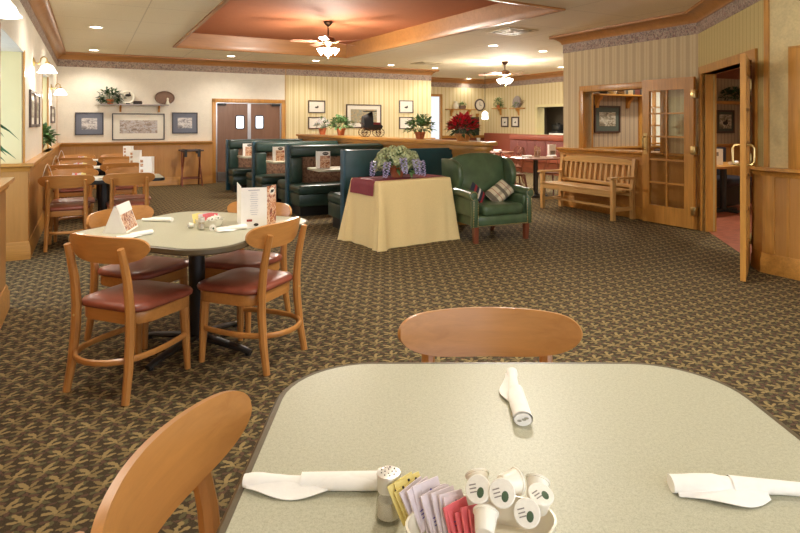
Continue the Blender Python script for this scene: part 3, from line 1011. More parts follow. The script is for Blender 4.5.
# ------------------------------------------------------------------ wall sconces
def sconce(v, z, label):
    t = thing('wall_sconce', label, 'wall lamp', W(LW, v, z), TH + PI / 2)      # front is local -y
    MB().lathe([(0, .0), (.055, .002), (.06, .012), (.03, .025), (0, .03)], 20, T(0, 0, .06) @ rotX(PI / 2)).build('backplate', M['brass'], t)
    a = MB()
    pts = [(0, -.02, .06), (0, -.05, .04), (0, -.07, .06), (0, -.085, .11), (0, -.115, .13), (0, -.145, .11), (0, -.15, .06)]
    a.tube(pts, .008, seg=8).ball((0, -.06, .04), .014, seg=8)
    a.build('arm', M['brass'], t)
    MB().lathe([(0, .075), (.02, .07), (.028, .045), (.02, .03)], 16, T(0, -.15, 0)).build('socket_cap', M['brass'], t)
    s = MB()
    s.lathe([(.025, .04), (.05, .03), (.085, -.01), (.108, -.06), (.122, -.068), (.122, -.074), (.104, -.066), (.08, -.016), (.045, .022), (.02, .032)], 28, T(0, -.15, 0))
    s.build('glass_shade', M['sconce_lit'], t)
    add_light('POINT', (0, -.15, -.09), E_SCONCE, t, size=.05)
    for ch in t.children:
        if ch.type == 'MESH' and ch.name.startswith('glass_shade'):
            ch.scale = (.88, .88, .9); ch.location = (0, -.018, 0)
sconce(4.05, 2.10, 'brass wall sconce with lit glass shade in the upper left corner')
sconce(8.40, 2.10, 'brass wall sconce with lit glass shade above the paired frames')
sconce(12.1, 1.99, 'smaller looking lit brass wall sconce furthest along the left wall')

# ------------------------------------------------------------------ chairs
def make_chair():
    t = thing('dining_chair', 'chair', 'chair', (0, 0, 0))
    # front is +y
    bp = .565
    def bfn(a, b):
        s = a * 2 - 1
        x = s * bp / 2
        # outline: kidney shaped panel, flat topped with round ends
        zc = .776
        top = zc + (.058 - .006 * s * s) * max(0, 1 - abs(s) ** 9) ** .5
        bot = zc - .086 * max(0, 1 - abs(s) ** 3.2) ** .55
        z = bot + (top - bot) * b
        y = -.300 + .13 * s * s * (bp) + (.80 - z) * .18 + .02
        return (x, y, z)
    # rounded ends: shrink the outer columns
    def bfn2(a, b):
        s = -math.cos(a * PI)
        a2 = (s + 1) / 2
        return bfn(a2, b)
    bk = MB().sheet(bfn2, 28, 8, .017)
    bo = bk.build('backrest', M['chair_x'], t, 50)
    for sx in (-1, 1):
        p = MB()
        p.tube([(sx * .205, -.285, 0), (sx * .197, -.258, .15), (sx * .191, -.240, .33), (sx * .187, -.238, .46), (sx * .186, -.252, .60), (sx * .186, -.278, .72), (sx * .186, -.296, .785)],
               [.019, .022, .024, .024, .022, .020, .017], seg=8, flat=1.05, up=(0, 1, 0))
        po = p.build('leg', M['chair_z'], t, 40)
        sc = MB()
        for z, y in ((.725, -.292), (.768, -.306), (.40, -.264)):
            sc.ball((sx * .186, y + .006, z), .010, sy=.6, seg=10)
        sc.build('screw', M['brass'], po)
        f = MB()
        f.tube([(sx * .185, .185, 0), (sx * .178, .178, .2), (sx * .17, .17, .40)], [.017, .024, .029], seg=8, up=(0, 1, 0))
        f.build('leg', M['chair_z'], t, 40)
    seat_o = [(-.20, -.20), (.20, -.20)]
    def seat_poly(k):
        return rrect(.230 * k, .222 * k, .10 * k, 6)
    MB().prism([(x * (1 + .12 * y), y) for x, y in seat_poly(.96)], .372, .434, None, .006).build('seat_frame', M['chair_x'], t, 40)
    cu = MB()
    lv = [(.94, .434), (1.02, .441), (1.035, .456), (1.0, .470), (.85, .478), (.45, .482)]
    vs0 = []
    for k, z in lv:
        vs0.append([cu.bm.verts.new((x * (1 + .12 * y), y, z)) for x, y in seat_poly(k)])
    nn = len(vs0[0])
    for A, B in zip(vs0[:-1], vs0[1:]):
        for i in range(nn):
            cu.bm.faces.new((A[i], A[(i + 1) % nn], B[(i + 1) % nn], B[i]))
    cu.bm.faces.new(vs0[-1]); cu.bm.faces.new(list(reversed(vs0[0])))
    cu.build('seat', M['seat'], t, 60)
    half = [(.178, .19), (.200, .10), (.212, 0), (.214, -.10), (.200, -.19), (.165, -.262), (.112, -.308), (.055, -.330)]
    ring = [(x, y, .205) for x, y in half] + [(0, -.337, .205)] + [(-x, y, .205) for x, y in reversed(half)]
    MB().tube(ring, .013, seg=8, flat=1.3, up=(0, 0, 1)).build('stretcher_ring', M['chair_x'], t, 40)
    return t
chair0 = make_chair()
_first = [True]
def chair(x, y, face, label, group):
    """face: world angle the chair faces"""
    rot = face - PI / 2
    if _first[0]:
        _first[0] = False
        chair0.location = (x, y, 0); chair0.rotation_euler = (0, 0, rot)
        chair0['label'] = label; chair0['group'] = group
        return chair0
    return dup(chair0, (x, y, 0), rot, label, group)

# ------------------------------------------------------------------ tables
TZ = .76
def square_table(x, y, rot, label):
    t = thing('dining_table', label, 'table', (x, y, 0), rot)
    def outl(h, r, bul):
        p = []
        for (px, py) in rrect(h, h, r, 10):
            p.append((px * (1 + bul * (1 - (py / h) ** 2)), py * (1 + bul * (1 - (px / h) ** 2))))
        return p
    MB().prism(outl(.552, .20, .012), TZ - .03, TZ, None, .003).build('tabletop', M['laminate'], t)
    b = MB()
    o1, o0 = outl(.570, .218, .012), outl(.553, .201, .012)
    n = len(o1)
    prof = [(0, TZ - .001), (.6, TZ), (1, TZ - .006), (1, TZ - .028), (.6, TZ - .036), (0, TZ - .036)]
    rings = []
    for (k, z) in prof:
        rings.append([b.bm.verts.new((a[0] + (c[0] - a[0]) * k, a[1] + (c[1] - a[1]) * k, z)) for a, c in zip(o0, o1)])
    for A, B in zip(rings, rings[1:] + rings[:1]):
        for i in range(n):
            b.bm.faces.new((A[i], A[(i + 1) % n], B[(i + 1) % n], B[i]))
    b.build('edge_band', M['edge'], t, 40)
    MB().lathe([(.05, .06), (.05, .70), (.16, .72), (.16, TZ - .03)], 24).build('pedestal', M['black'], t)
    for k in range(4):
        f = MB()
        f.tube([(.03, 0, .07), (.2, 0, .05), (.36, 0, .03), (.41, 0, .018)], [.035, .032, .026, .022], seg=8, flat=.6, M=rotZ(k * PI / 2))
        f.cyl((.39, 0, 0), (.39, 0, .02), .02, M=rotZ(k * PI / 2))
        f.build('base_foot', M['black'], t)
    return t
square_table(.275, 1.06, 0, 'large green speckled square table with rounded corners nearest the camera')
MID = Vector((-1.293, 3.756, 0)); MA = math.radians(-21.5)
square_table(MID.x, MID.y, MA, 'green speckled table with four chairs and a standing trifold menu')
g1 = 'curved-back oak chairs'
chair(.275, 1.595, -PI / 2, 'oak chair across the nearest table, its curved back facing the camera', g1)
chair(-.185, 1.05, math.radians(-7), 'oak chair at the left of the nearest table, cropped by bottom edge', g1)
ma = Vector((math.cos(MA), math.sin(MA), 0)); mb_ = Vector((-ma.y, ma.x, 0))
p = MID - mb_ * .48; chair(p.x, p.y, MA + PI / 2, 'oak chair with red-brown seat, front left at the table with trifold menu', g1)
p = MID + ma * .38; chair(p.x, p.y, MA + PI, 'oak chair with red-brown seat at right of the table, before the trifold menu', g1)
p = MID - ma * .46 + mb_ * .03; chair(p.x, p.y, MA, 'oak chair behind the triangular table tent on far left side of table', g1)
p = MID + mb_ * .44 + ma * .02; chair(p.x, p.y, MA - PI / 2, 'oak chair behind the standing trifold menu, far side of the table', g1)

def wall_table(u0, u1, v0, v1, label):
    uc, vc = (u0 + u1) / 2, (v0 + v1) / 2
    t = thing('dining_table', label, 'table', W(uc, vc), TH)
    hx, hy = (u1 - u0) / 2, (v1 - v0) / 2
    MB().prism(rrect(hx - .015, hy - .015, .06, 5), TZ - .03, TZ, None, .003).build('tabletop', M['laminate'], t)
    b = MB()
    o1, o0 = rrect(hx, hy, .075, 5), rrect(hx - .014, hy - .014, .061, 5)
    n = len(o1)
    rings = [[b.bm.verts.new((q[0], q[1], z)) for q in o] for o, z in ((o0, TZ), (o1, TZ - .004), (o1, TZ - .034), (o0, TZ - .038))]
    for A, B in zip(rings, rings[1:] + rings[:1]):
        for i in range(n):
            b.bm.faces.new((A[i], A[(i + 1) % n], B[(i + 1) % n], B[i]))
    b.build('edge_band', M['black'], t, 40)
    MB().cyl((0, 0, .05), (0, 0, .70), .055, seg=20).box(-.22, .22, -.12, .12, .69, TZ - .03).build('pedestal', M['black'], t)
    f = MB()
    for k in range(4):
        f.tube([(.03, 0, .06), (.22, 0, .035), (.34, 0, .016)], [.032, .026, .018], seg=8, flat=.6, M=rotZ(k * PI / 2 + PI / 4))
    f.build('base', M['black'], t)
    return t
rows = [(7.63, 8.31), (9.62, 10.30), (11.50, 12.18)]
rn = ['nearest', 'middle', 'furthest']
for k, (v0, v1) in enumerate(rows):
    wall_table(-.48, .82, v0, v1, '%s of the three green-topped tables along the left wall' % rn[k])
    for s, (uu, side) in enumerate(((-.19, 'wall'), (.45, 'aisle'))):
        q = W(uu - .03, v0 + .20)
        chair(q.x, q.y, TH + PI / 2, 'oak chair on near side of the %s left-wall table, towards the %s' % (rn[k], side), g1)
        q = W(uu + .02, v1 + .02)
        chair(q.x, q.y, TH - PI / 2, 'oak chair on far side of the %s left-wall table, towards the %s' % (rn[k], side), g1)

# ------------------------------------------------------------------ small table ware
def napkin(p0, p1, z, label, seed=0, flap=1, fork=False, w0=.022, w1=.014):
    p0, p1 = Vector((p0[0], p0[1], 0)), Vector((p1[0], p1[1], 0))
    d = p1 - p0; L = d.length
    t = thing('napkin_roll', label, 'napkin', (p0.x, p0.y, z), math.atan2(d.y, d.x))
    rnd = random.Random(seed)
    n = 16
    mb = MB()
    pts, rad = [], []
    for i in range(n + 1):
        s = i / n
        r = w0 + (w1 - w0) * s + .0018 * math.sin(9 * s + seed) + rnd.uniform(-.0008, .0008)
        pts.append((L * s, .003 * math.sin(5 * s + seed), r * .72)); rad.append(r)
    mb.tube(pts, rad, seg=16, flat=.72, up=(0, 0, 1))
    # a second wrap of cloth ending in a slanting edge
    pts2 = [(L * s, .002, (w0 + (w1 - w0) * s + .0022) * .72) for s in [.42 + .58 * i / 8 for i in range(9)]]
    rad2 = [(w0 + (w1 - w0) * (.42 + .58 * i / 8)) * (1.10 - .02 * i / 8) for i in range(9)]
    mb.tube(pts2, rad2, seg=16, flat=.74, up=(0, 0, 1), caps=False)
    o = mb.build('cloth', M['napkin'], t, 70)
    fl = MB()
    def ff(a, b):
        x = L * (.03 + .62 * a)
        wdt = (w0 * .8 + .024 * math.sin(PI * a ** (.8 + .35 * (seed % 3)))) * b
        return (x, -flap * (w0 * .35 + wdt), .004 + .012 * (1 - b) ** 1.5 + .0025 * math.sin(7 * a + seed) * b)
    fl.sheet(ff, 14, 5, .0015)
    fl.build('loose_fold', M['napkin'], t, 70)
    if fork:
        k = MB()
        for j, yy in enumerate((-.006, .004, .009)):
            k.tube([(L * .8, yy, .010 + .003 * j), (L - .004, yy, .012 + .003 * j), (L + .003, yy, .012 + .003 * j)], .005, seg=8, flat=.4, up=(0, 0, 1))
        k.build('cutlery', M['chrome'], t)
    return t
napkin((-.283, 1.070), (-.035, 1.066), TZ, 'white rolled napkin on nearest table pointing at the salt shaker', 1, 1, w0=.013, w1=.017)
napkin((.290, 1.545), (.266, 1.285), TZ, 'white rolled napkin on nearest table before the facing chair, cutlery showing', 2, 1, True, .012, .020)
napkin((.486, 1.062), (.735, 1.045), TZ, 'white rolled napkin at the right edge on the nearest table', 5, 1, w0=.020, w1=.011)

def shaker(x, y, z, label, holes=True):
    t = thing('salt_shaker', label, 'shaker', (x, y, z))
    MB().lathe([(0, 0), (.0215, 0), (.0225, .004), (.0215, .02), (.0185, .045), (.018, .052), (.0168, .052), (.0172, .044), (.0198, .02), (.02, .006), (0, .005)], 24).build('glass_body', M['glass'], t)
    MB().lathe([(0, .006), (.0192, .007), (.0188, .02), (.0178, .034), (0, .036)], 20).build('salt', M['salt'], t)
    cap = MB().lathe([(.0195, .05), (.0200, .066), (.0205, .074), (.0195, .077), (.012, .0785), (0, .079)], 24).build('cap', M['cap'], t)
    if holes:
        h = MB()
        for r, n in ((.006, 4), (.0125, 9)):
            for k in range(n):
                a = 2 * PI * k / n
                h.ball((r * math.cos(a), r * math.sin(a), .0788), .0014, sz=.5, seg=6)
        h.build('pour_holes', M['print_dark'], cap)
    return t
shaker(-.019, .985, TZ, 'glass salt shaker with pierced chrome cap, beside the sugar packets')

def caddy(x, y, z, rot, label, sx=.105, sy=.062, h=.05):
    t = thing('sugar_caddy', label, 'bowl', (x, y, z), rot)
    prof = [(0, 0), (.75, 0), (.86, .004), (.97, h * .6), (1.0, h), (.965, h), (.93, h * .6), (.80, .009), (0, .008)]
    MB().lathe(prof, 36, None, sx, sy).build('bowl', M['ceramic'], t)
    return t
BX, BY = .125, .905
caddy(BX, BY, TZ, .12, 'cream oval bowl holding sugar packets and creamer cups on nearest table', .118, .066, .05)
def make_packet(mat, mark, label, group, dots):
    t = thing('sugar_packet', label, 'packet', (0, 0, 0), 0, group)
    def fn(a, b):
        return ((a - .5) * .046, .0025 * math.sin(PI * a) * math.sin(PI * b), b * .062)
    MB().sheet(fn, 6, 6, .003).build('wrapper', M[mat], t, 60)
    k = MB()
    if dots:
        for (x, z) in ((-.012, .052), (.013, .055), (-.004, .035)):
            k.ball((x, .0028, z), .0022, sy=.3, seg=8).ball((x, -.0048, z), .0022, sy=.3, seg=8)
    else:
        for s in (.0026, -.0052):
            k.ball((0.004, s, .044), .0075, sx=.4, sy=.10, sz=1.0, seg=10, M=None)
            for j in range(3):
                k.box(-.016, -.008 + .004 * j, s - .0006, s + .0006, .018 + .005 * j, .0192 + .005 * j)
    k.build('printed_mark', M[mark], t)
    return t
rnd = random.Random(7)
protos = {'y': ('pk_yellow', 'print_dark', 'yellow sweetener packet standing in the bowl on the nearest table', 'yellow packets in the near bowl', True),
          'w': ('pk_white', 'print_violet', 'white and violet sugar packet standing in the bowl on the nearest table', 'white packets in the near bowl', False),
          'p': ('pk_pink', 'print_red', 'pink sweetener packet standing in the bowl on the nearest table', 'pink packets in the near bowl', False)}
made = {}
def place_packet(kind, x, y, z, yaw, tilt, roll):
    mt, mk, lb, gp, dt = protos[kind]
    if kind not in made:
        made[kind] = make_packet(mt, mk, lb, gp, dt); o = made[kind]
    else:
        o = dup(made[kind], (0, 0, 0), 0, lb, gp)
    o.location = (x, y, z)
    o.rotation_euler = (Matrix.Rotation(yaw, 3, 'Z') @ Matrix.Rotation(roll, 3, 'Y') @ Matrix.Rotation(tilt, 3, 'X')).to_euler()
seq = ['y'] * 3 + ['w'] * 9 + ['p'] * 5
for i, kd in enumerate(seq):
    f = i / (len(seq) - 1)
    place_packet(kd, .026 + .100 * f, .950 - .078 * f, TZ + .020 + rnd.uniform(0, .010) - (.010 if kd == 'p' else 0), .50 + .30 * f + rnd.uniform(-.2, .2), -.42 - .14 * f + rnd.uniform(-.08, .08), -.20 + .45 * f + rnd.uniform(-.18, .18))
def make_creamer():
    t = thing('creamer_cup', 'creamer', 'creamer', (0, 0, 0), 0)
    MB().lathe([(0, 0), (.0125, 0), (.014, .002), (.0175, .028), (.0195, .0285), (.0195, .031), (0, .031)], 24).build('cup', M['creamer'], t)
    l = MB().lathe([(0, .0325), (.0185, .0322), (.0198, .031), (.0198, .0305)], 24).build('foil_lid', M['lid'], t)
    e = MB(); e.ball((.005, -.004, .0326), .0068, sx=.8, sy=1.1, sz=.07, seg=14)
    e.build('green_emblem', M['logo_green'], l)
    e = MB()
    for j in range(3):
        e.box(-.0125, -.002, -.004 + .005 * j, -.0025 + .005 * j, .0322, .0330, M=rotZ(.4))
    e.build('lid_print', M['print_grey'], l)
    return t
cre = [((478, 489), .865, (-.30, -.62, .62), 'leftmost with dark green emblem, lid tilted to camera'), ((502, 493), .868, (-.22, -.70, .55), 'second from left, lid tilted to camera'),
       ((527, 513), .842, (-.25, -.72, .60), 'lowest at right front, lid to camera'), ((541, 494), .848, (.06, -.30, .95), 'rightmost, standing nearly upright'),
       ((486, 512), .836, (.20, .85, .45), 'lying under the others with its bottom to camera'), ((517, 481), .858, (.75, .40, -.1), 'lying on its side behind the second lid'),
       ((538, 480), .838, (.3, .75, .55), 'at the back right of the heap'), ((477, 474), .852, (-.1, .8, .6), 'at the back left of the heap')]
cr0 = None
for (px, py), z, ax, lb in cre:
    label = 'creamer cup in near bowl, ' + lb
    if cr0 is None:
        cr0 = make_creamer(); o = cr0; o['label'] = label
    else:
        o = dup(cr0, (0, 0, 0), 0, label)
    o['group'] = 'creamer cups in the near bowl'
    q = G(px, py, z)
    a = Vector(ax).normalized()
    o.rotation_euler = a.to_track_quat('Z', 'Y').to_euler()
    o.location = q - a * .031
# butter tub in the bowl
t = thing('jelly_tub', 'small green jelly tub with yellow label in bowl on nearest table', 'tub', (.165, .878, TZ + .02), .3)
MB().box(-.022, .022, -.016, .016, 0, .014, .003).build('tub', M['logo_green'], t)
MB().ball((0, 0, .0145), .012, sy=.6, sz=.1).build('yellow_label', M['pk_yellow'], t)

# mid table: napkins, caddy, shaker, tent, menu
def onmid(px, py, z=TZ): return G(px, py, z)
def nap2(a, b, label, seed, **k):
    p, q = onmid(*a), onmid(*b)
    napkin((p.x, p.y), (q.x, q.y), TZ, label, seed, **k)
nap2((116, 240), (152, 234), 'white rolled napkin beside the triangular table tent, nearer the camera', 3, w0=.016, w1=.018)
nap2((143, 221), (172, 222), 'white rolled napkin behind the triangular table tent', 4, flap=-1, w0=.016, w1=.02)
nap2((216, 232), (246, 229), 'white rolled napkin lying in front of the trifold menu', 6, w0=.017, w1=.02)
q = onmid(209, 226)
caddy(q.x, q.y, TZ, MA, 'oval bowl of packets and creamers on the table with trifold menu', .10, .06, .045)
rnd = random.Random(11)
kinds = [('pk_yellow', 3, 'yellow', -.075), ('pk_white', 5, 'white', -.035), ('pk_pink', 3, 'pink', -.005)]
for mt, n, nm, off in kinds:
    pr = None
    for k in range(n):
        label = '%s packet in the bowl on the table with trifold menu' % nm
        x, y = q.x + off + .012 * k, q.y + .006 * k
        if pr is None:
            o = MB().sheet(lambda a, b: ((a - .5) * .046, .002 * math.sin(PI * a), b * .062), 4, 4, .003).build('sugar_packet', M[mt])
            pr = o
        else:
            o = pr.copy(); COL.objects.link(o)
        tag(o, label, 'packet', nm + ' packets in the trifold menu table bowl')
        o.location = (x, y, TZ + .02); o.rotation_euler = (-.3, .15 * k - .2, .3 + rnd.uniform(-.2, .2))
    
for k, (dx, dy, z, ax) in enumerate(((.03, -.025, .045, (-.2, -.7, .6)), (.055, .0, .045, (.1, -.5, .8)), (.035, .02, .05, (.5, .4, .6)), (.015, -.03, .04, (-.4, -.6, .3)), (.065, .025, .045, (.3, .3, .9)))):
    o = dup(cr0, (0, 0, 0), 0, 'white creamer cup heaped in bowl on the table with trifold menu', 'creamer cups on the trifold menu table')
    a = Vector(ax).normalized()
    o.rotation_euler = a.to_track_quat('Z', 'Y').to_euler(); o.location = Vector((q.x + dx, q.y + dy, TZ + z)) - a * .02
o = dup(cr0, (0, 0, 0), 0, 'white creamer cup lying alone left of the shaker, trifold menu table', 'loose creamer cup')
a = Vector((-.8, -.5, .1)).normalized(); pp = onmid(191, 228)
o.rotation_euler = a.to_track_quat('Z', 'Y').to_euler(); o.location = (pp.x + .015, pp.y, TZ + .0175)
o = dup(cr0, (0, 0, 0), 0, 'white creamer cup lying right of the shaker, trifold menu table', 'loose creamer cup')
a = Vector((.2, -.95, .1)).normalized(); pp = onmid(212, 231)
o.rotation_euler = a.to_track_quat('Z', 'Y').to_euler(); o.location = (pp.x, pp.y + .02, TZ + .018)
pp = onmid(201.5, 230)
shaker(pp.x, pp.y, TZ, 'glass shaker before the packet bowl on the table with trifold menu', False)

def panel(mb, p0, p1, z0, z1, th, lift=0.0):
    d = Vector((p1[0] - p0[0], p1[1] - p0[1])); d.normalize()
    n = Vector((-d.y, d.x)) * th
    mb.prism([p0, p1, (p1[0] + n.x, p1[1] + n.y), (p0[0] + n.x, p0[1] + n.y)], z0, z1)
# trifold menu on the mid table: front panel facing camera, narrow right panel with food photographs
A, Bp, Cp, Dp = onmid(241, 229), onmid(267, 227.5), onmid(276, 224.5), onmid(237, 221)
t = thing('menu_card', 'tall white trifold menu standing on the table with food photos at right', 'menu', (A.x, A.y, TZ))
loc = lambda p: (p.x - A.x, p.y - A.y)
HM = .255
f = MB(); panel(f, loc(A), loc(Bp), 0, HM, .002); f.build('front_page', M['white'], t, 0)
f = MB(); panel(f, loc(Bp), loc(Cp), 0, HM * 1.02, .002); pg = f.build('photo_page', M['art_food'], t, 0, label='page with food photographs')
f = MB(); panel(f, loc(Dp), loc(A), 0, HM * 1.03, .002); f.build('rear_page', M['white'], t, 0)
dv = Vector((Bp.x - A.x, Bp.y - A.y, 0)); dl = dv.length; dv.normalize(); dn = Vector((dv.y, -dv.x, 0))
Mf = Matrix(((dv.x, dn.x, 0, 0), (dv.y, dn.y, 0, 0), (0, 0, 1, 0), (0, 0, 0, 1)))
k = MB()
for j in range(11):
    hw_ = (.018 + .010 * ((j * 7) % 5) / 5)
    k.box(dl / 2 - hw_, dl / 2 + hw_, .0, .0012, .085 + .0135 * j, .0875 + .0135 * j, M=Mf)
k.box(dl / 2 - .035, dl / 2 + .035, .0, .0012, .236, .241, M=Mf)
k.build('menu_lines', plain('print_pale', srgb(186, 184, 196), .6, .05), t, 0)
k = MB(); k.box(dl / 2 - .045, dl / 2 - .012, .0, .0016, .043, .057, M=Mf @ T(0, 0, 0)); k.build('red_emblem', M['print_red'], t, 0)
k = MB(); k.ball((dl / 2 + .012, .0008, .022), .014, sx=1.1, sy=.06, sz=.7, M=Mf); k.build('grey_emblem', M['print_dark'], t, 60)
dv2 = Vector((Cp.x - Bp.x, Cp.y - Bp.y, 0)); l2 = dv2.length; dv2.normalize(); dn2 = Vector((dv2.y, -dv2.x, 0))
Mf2 = Matrix(((dv2.x, dn2.x, 0, Bp.x - A.x), (dv2.y, dn2.y, 0, Bp.y - A.y), (0, 0, 1, 0), (0, 0, 0, 1)))
k = MB(); k.ball((l2 * .55, .0008, HM * .88), .026, sx=1.3, sy=.05, sz=.9, M=Mf2); lo = k.build('oval_emblem', M['mat_white'], pg, 60)
k = MB()
for j in range(3):
    k.tube([(l2 * .55 - .022 + .012 * j, .0026, HM * .85), (l2 * .55 - .010 + .012 * j, .0026, HM * .91)], .004, seg=6, M=Mf2)
k.build('emblem_lettering', M['print_dark'], lo, 40)

# triangular table tent
P0 = Vector((-1.705, 3.57, TZ))
t = thing('table_tent', 'white triangular table tent with a food picture on the side', 'table tent', (P0.x, P0.y, TZ), math.radians(9))
Ht = .160
f = MB()
def tentL(a, b):      # curved left side
    y = -.055 + .25 * b
    return (-.075 + .065 * a + .012 * math.sin(PI * a), y, Ht * (a ** .85))
def tentR(a, b):
    return (.062 - .058 * a, -.055 + .25 * b, Ht * .98 * a)
f.sheet(tentL, 10, 2, .0015); f.build('left_side', M['white'], t, 60)
f = MB(); f.sheet(tentR, 8, 2, .0015); rs = f.build('right_side', M['white'], t, 60)
f = MB(); f.sheet(lambda a, b: (.0635 - .058 * (.06 + .62 * a), -.045 + .23 * b, Ht * .98 * (.06 + .62 * a) + .001), 4, 2, .0008); f.build('food_picture', M['art_food'], rs, 0)
f = MB(); f.sheet(lambda a, b: (.066 - .058 * (.70 + .34 * a), -.058 + .256 * b, Ht * .98 * (.70 + .34 * a) + .003), 2, 2, .001); f.build('top_flap', M['white'], t, 0)
f = MB(); f.mesh([(-.072, -.054, 0), (.060, -.054, 0), (.006, -.054, Ht * .97), (-.012, -.054, Ht * .97)], [(0, 1, 2, 3)]); f.build('end_panel', M['white'], t, 0)

# left tables: menus, arch tents, bowls
def leftstuff(k, v0, v1):
    nm = rn[k]
    q = W(.62, v0 + .30, TZ)
    t = thing('menu_card', 'white menu card with small pictures standing on %s left-wall table' % nm, 'menu', q, math.radians(6))
    MB().box(-.075, .075, -.002, .0, 0, .24).box(-.075, .075, 0, .002, 0, .24, M=T(0, .10, 0)).box(.073, .075, 0, .10, 0, .24).build('card', M['white'], t, 0)
    for z in (.05, .12, .17):
        MB().box(-.062, -.028, -.004, -.002, z, z + .035).build('food_picture', M['art_food'], t, 0)
    q = W(-.42, v0 + .24, TZ)
    t = thing('table_tent', 'white arched table tent by the wall on %s left-wall table' % nm, 'table tent', q, TH + .1)
    a = MB()
    a.sheet(lambda s, b: (-.06 + .12 * s, -.02 + .05 * b, .19 * (1 - abs(2 * s - 1) ** 1.6)), 20, 2, .004)
    a.build('card', M['white'], t, 60)
    q = W(-.12, v0 + .26, TZ)
    t = caddy(q.x, q.y, TZ, TH, 'small oval bowl of packets on %s left-wall table' % nm, .10, .055, .04)
    r = random.Random(20 + k)
    for mt, off, cn in (('pk_white', -.04, 'white'), ('pk_pink', -.005, 'pink'), ('pk_white', .03, 'white'), ('pk_yellow', .055, 'yellow')):
        o = MB().sheet(lambda a, b: ((a - .5) * .05, .002 * math.sin(PI * a), b * .055), 3, 3, .004).build('sugar_packet', M[mt])
        tag(o, '%s packet in the bowl on %s left-wall table' % (cn, nm), 'packet', 'packets on %s left-wall table' % nm)
        w = W(-.12 + off, v0 + .26, TZ + .02)
        o.location = w; o.rotation_euler = (-.3, r.uniform(-.4, .4), TH + r.uniform(-.3, .3))
    for j, off in enumerate((.07, .10)):
        o = dup(cr0, W(off - .12 + .06, v0 + .22 + .03 * j, TZ), 0, 'white creamer cup beside the packet bowl on %s left-wall table' % nm, 'creamers on %s left-wall table' % nm)
        o.rotation_euler = (0, 0, 0)
    a, b = W(-.02, v0 + .12), W(.16, v0 + .14)
    napkin((a.x, a.y), (b.x, b.y), TZ, 'white rolled napkin on %s left-wall table' % nm, 30 + k, w0=.016, w1=.018)
for k, (v0, v1) in enumerate(rows): leftstuff(k, v0, v1)

# ------------------------------------------------------------------ plants
def foliage(mb, c, n, rx, ry, rz, ln, wd, seed, low=-.2, droop=.25):
    r = random.Random(seed)
    for _ in range(n):
        a = r.uniform(0, 2 * PI); h = r.uniform(low, 1)
        q = math.sqrt(max(0, 1 - h * h)); rr = r.uniform(.45, 1.0)
        d = Vector((q * math.cos(a), q * math.sin(a), h))
        p = Vector(c) + Vector((d.x * rx * rr, d.y * ry * rr, d.z * rz * rr))
        dd = (d + Vector((r.uniform(-.5, .5), r.uniform(-.5, .5), r.uniform(-.4, .3))))
        mb.leaf(p, dd, Vector((r.uniform(-.3, .3), r.uniform(-.3, .3), 1)), ln * r.uniform(.7, 1.2), wd * r.uniform(.7, 1.2), .2, droop * r.uniform(0, 1))
    return mb
def pot(mb, r, h):
    return mb.lathe([(0, 0), (r * .68, 0), (r * .92, h * .75), (r * .93, h * .76), (r, h * .77), (r * 1.02, h), (r * .9, h), (r * .86, h * .86), (0, h * .84)], 24)
def stemset(mb, c, n, rx, ry, rz, seed, z0):
    r = random.Random(seed)
    for _ in range(n):
        a = r.uniform(0, 2 * PI)
        mb.tube([(c[0] + .01 * math.cos(a), c[1] + .01 * math.sin(a), z0), (c[0] + rx * .3 * math.cos(a), c[1] + ry * .3 * math.sin(a), z0 + rz * .6), (c[0] + rx * .7 * math.cos(a), c[1] + ry * .7 * math.sin(a), z0 + rz)], [.004, .003, .002], seg=5)
    return mb
def clumps(mb, centres, r0, n, ln, seed):
    r = random.Random(seed)
    for c in centres:
        for k in range(n):
            h = 1 - 1.7 * (k + .5) / n
            a = k * 2.39996
            q = math.sqrt(max(0, 1 - h * h))
            d = Vector((q * math.cos(a), q * math.sin(a), h))
            p = Vector(c) + d * r0 * r.uniform(.85, 1.05)
            t1 = d.orthogonal().normalized()
            t1 = Matrix.Rotation(r.uniform(0, 6.28), 3, d) @ t1
            mb.leaf(p - t1 * ln / 2, t1 + d * .25, d, ln * r.uniform(.8, 1.2), ln * r.uniform(.8, 1.1), .12, 0)
    return mb
def dome(n, rx, ry, rz, seed, low=0.0):
    r = random.Random(seed); o = []
    for k in range(n):
        h = 1 - (1 - low) * (k + .5) / n
        a = k * 2.39996 + r.uniform(-.2, .2); q = math.sqrt(max(0, 1 - h * h))
        o.append((q * math.cos(a) * rx, q * math.sin(a) * ry, h * rz))
    return o
def potplant(p, name, label, r, h, fr, fh, leaf='leaf', potm='terracotta', n=120, ln=.08, wd=.05, seed=1, flower=None, nf=50, fl=.05, low=-.2, fry=None, prot=TH):
    fry = fry or fr
    t = thing(name, label, 'plant', p, .4 if fry == fr else prot)
    pot(MB(), r, h).build('pot', M[potm], t)
    stemset(MB(), (0, 0), 8, fr, fry, fh, seed, h * .8).build('stems', M['leaf_dark'], t)
    foliage(MB(), (0, 0, h + fh * .25), n, fr, fry, fh, ln, wd, seed, low).build('foliage', M[leaf], t, 0)
    if flower == 'white_petal' and nf > 100:
        cs = [(x, y, z + h + fh * .35) for x, y, z in dome(11, fr * .85, fr * .85, fh * .8, seed)]
        clumps(MB(), cs, .042, 26, .034, seed).build('blossoms', M[flower], t, 0)
    elif flower:
        foliage(MB(), (0, 0, h + fh * .35), nf, fr * 1.0, fr * 1.0, fh * 1.02, fl, fl * .7, seed + 5, .0, .1).build('blossoms', M[flower], t, 0)
    return t
potplant(ledge(322.5), 'potted_geranium', 'white flowering plant in terracotta pot at the far end of ledge', .085, .14, .15, .17, n=60, ln=.07, wd=.05, seed=2, flower='white_petal', nf=320, fl=.06)
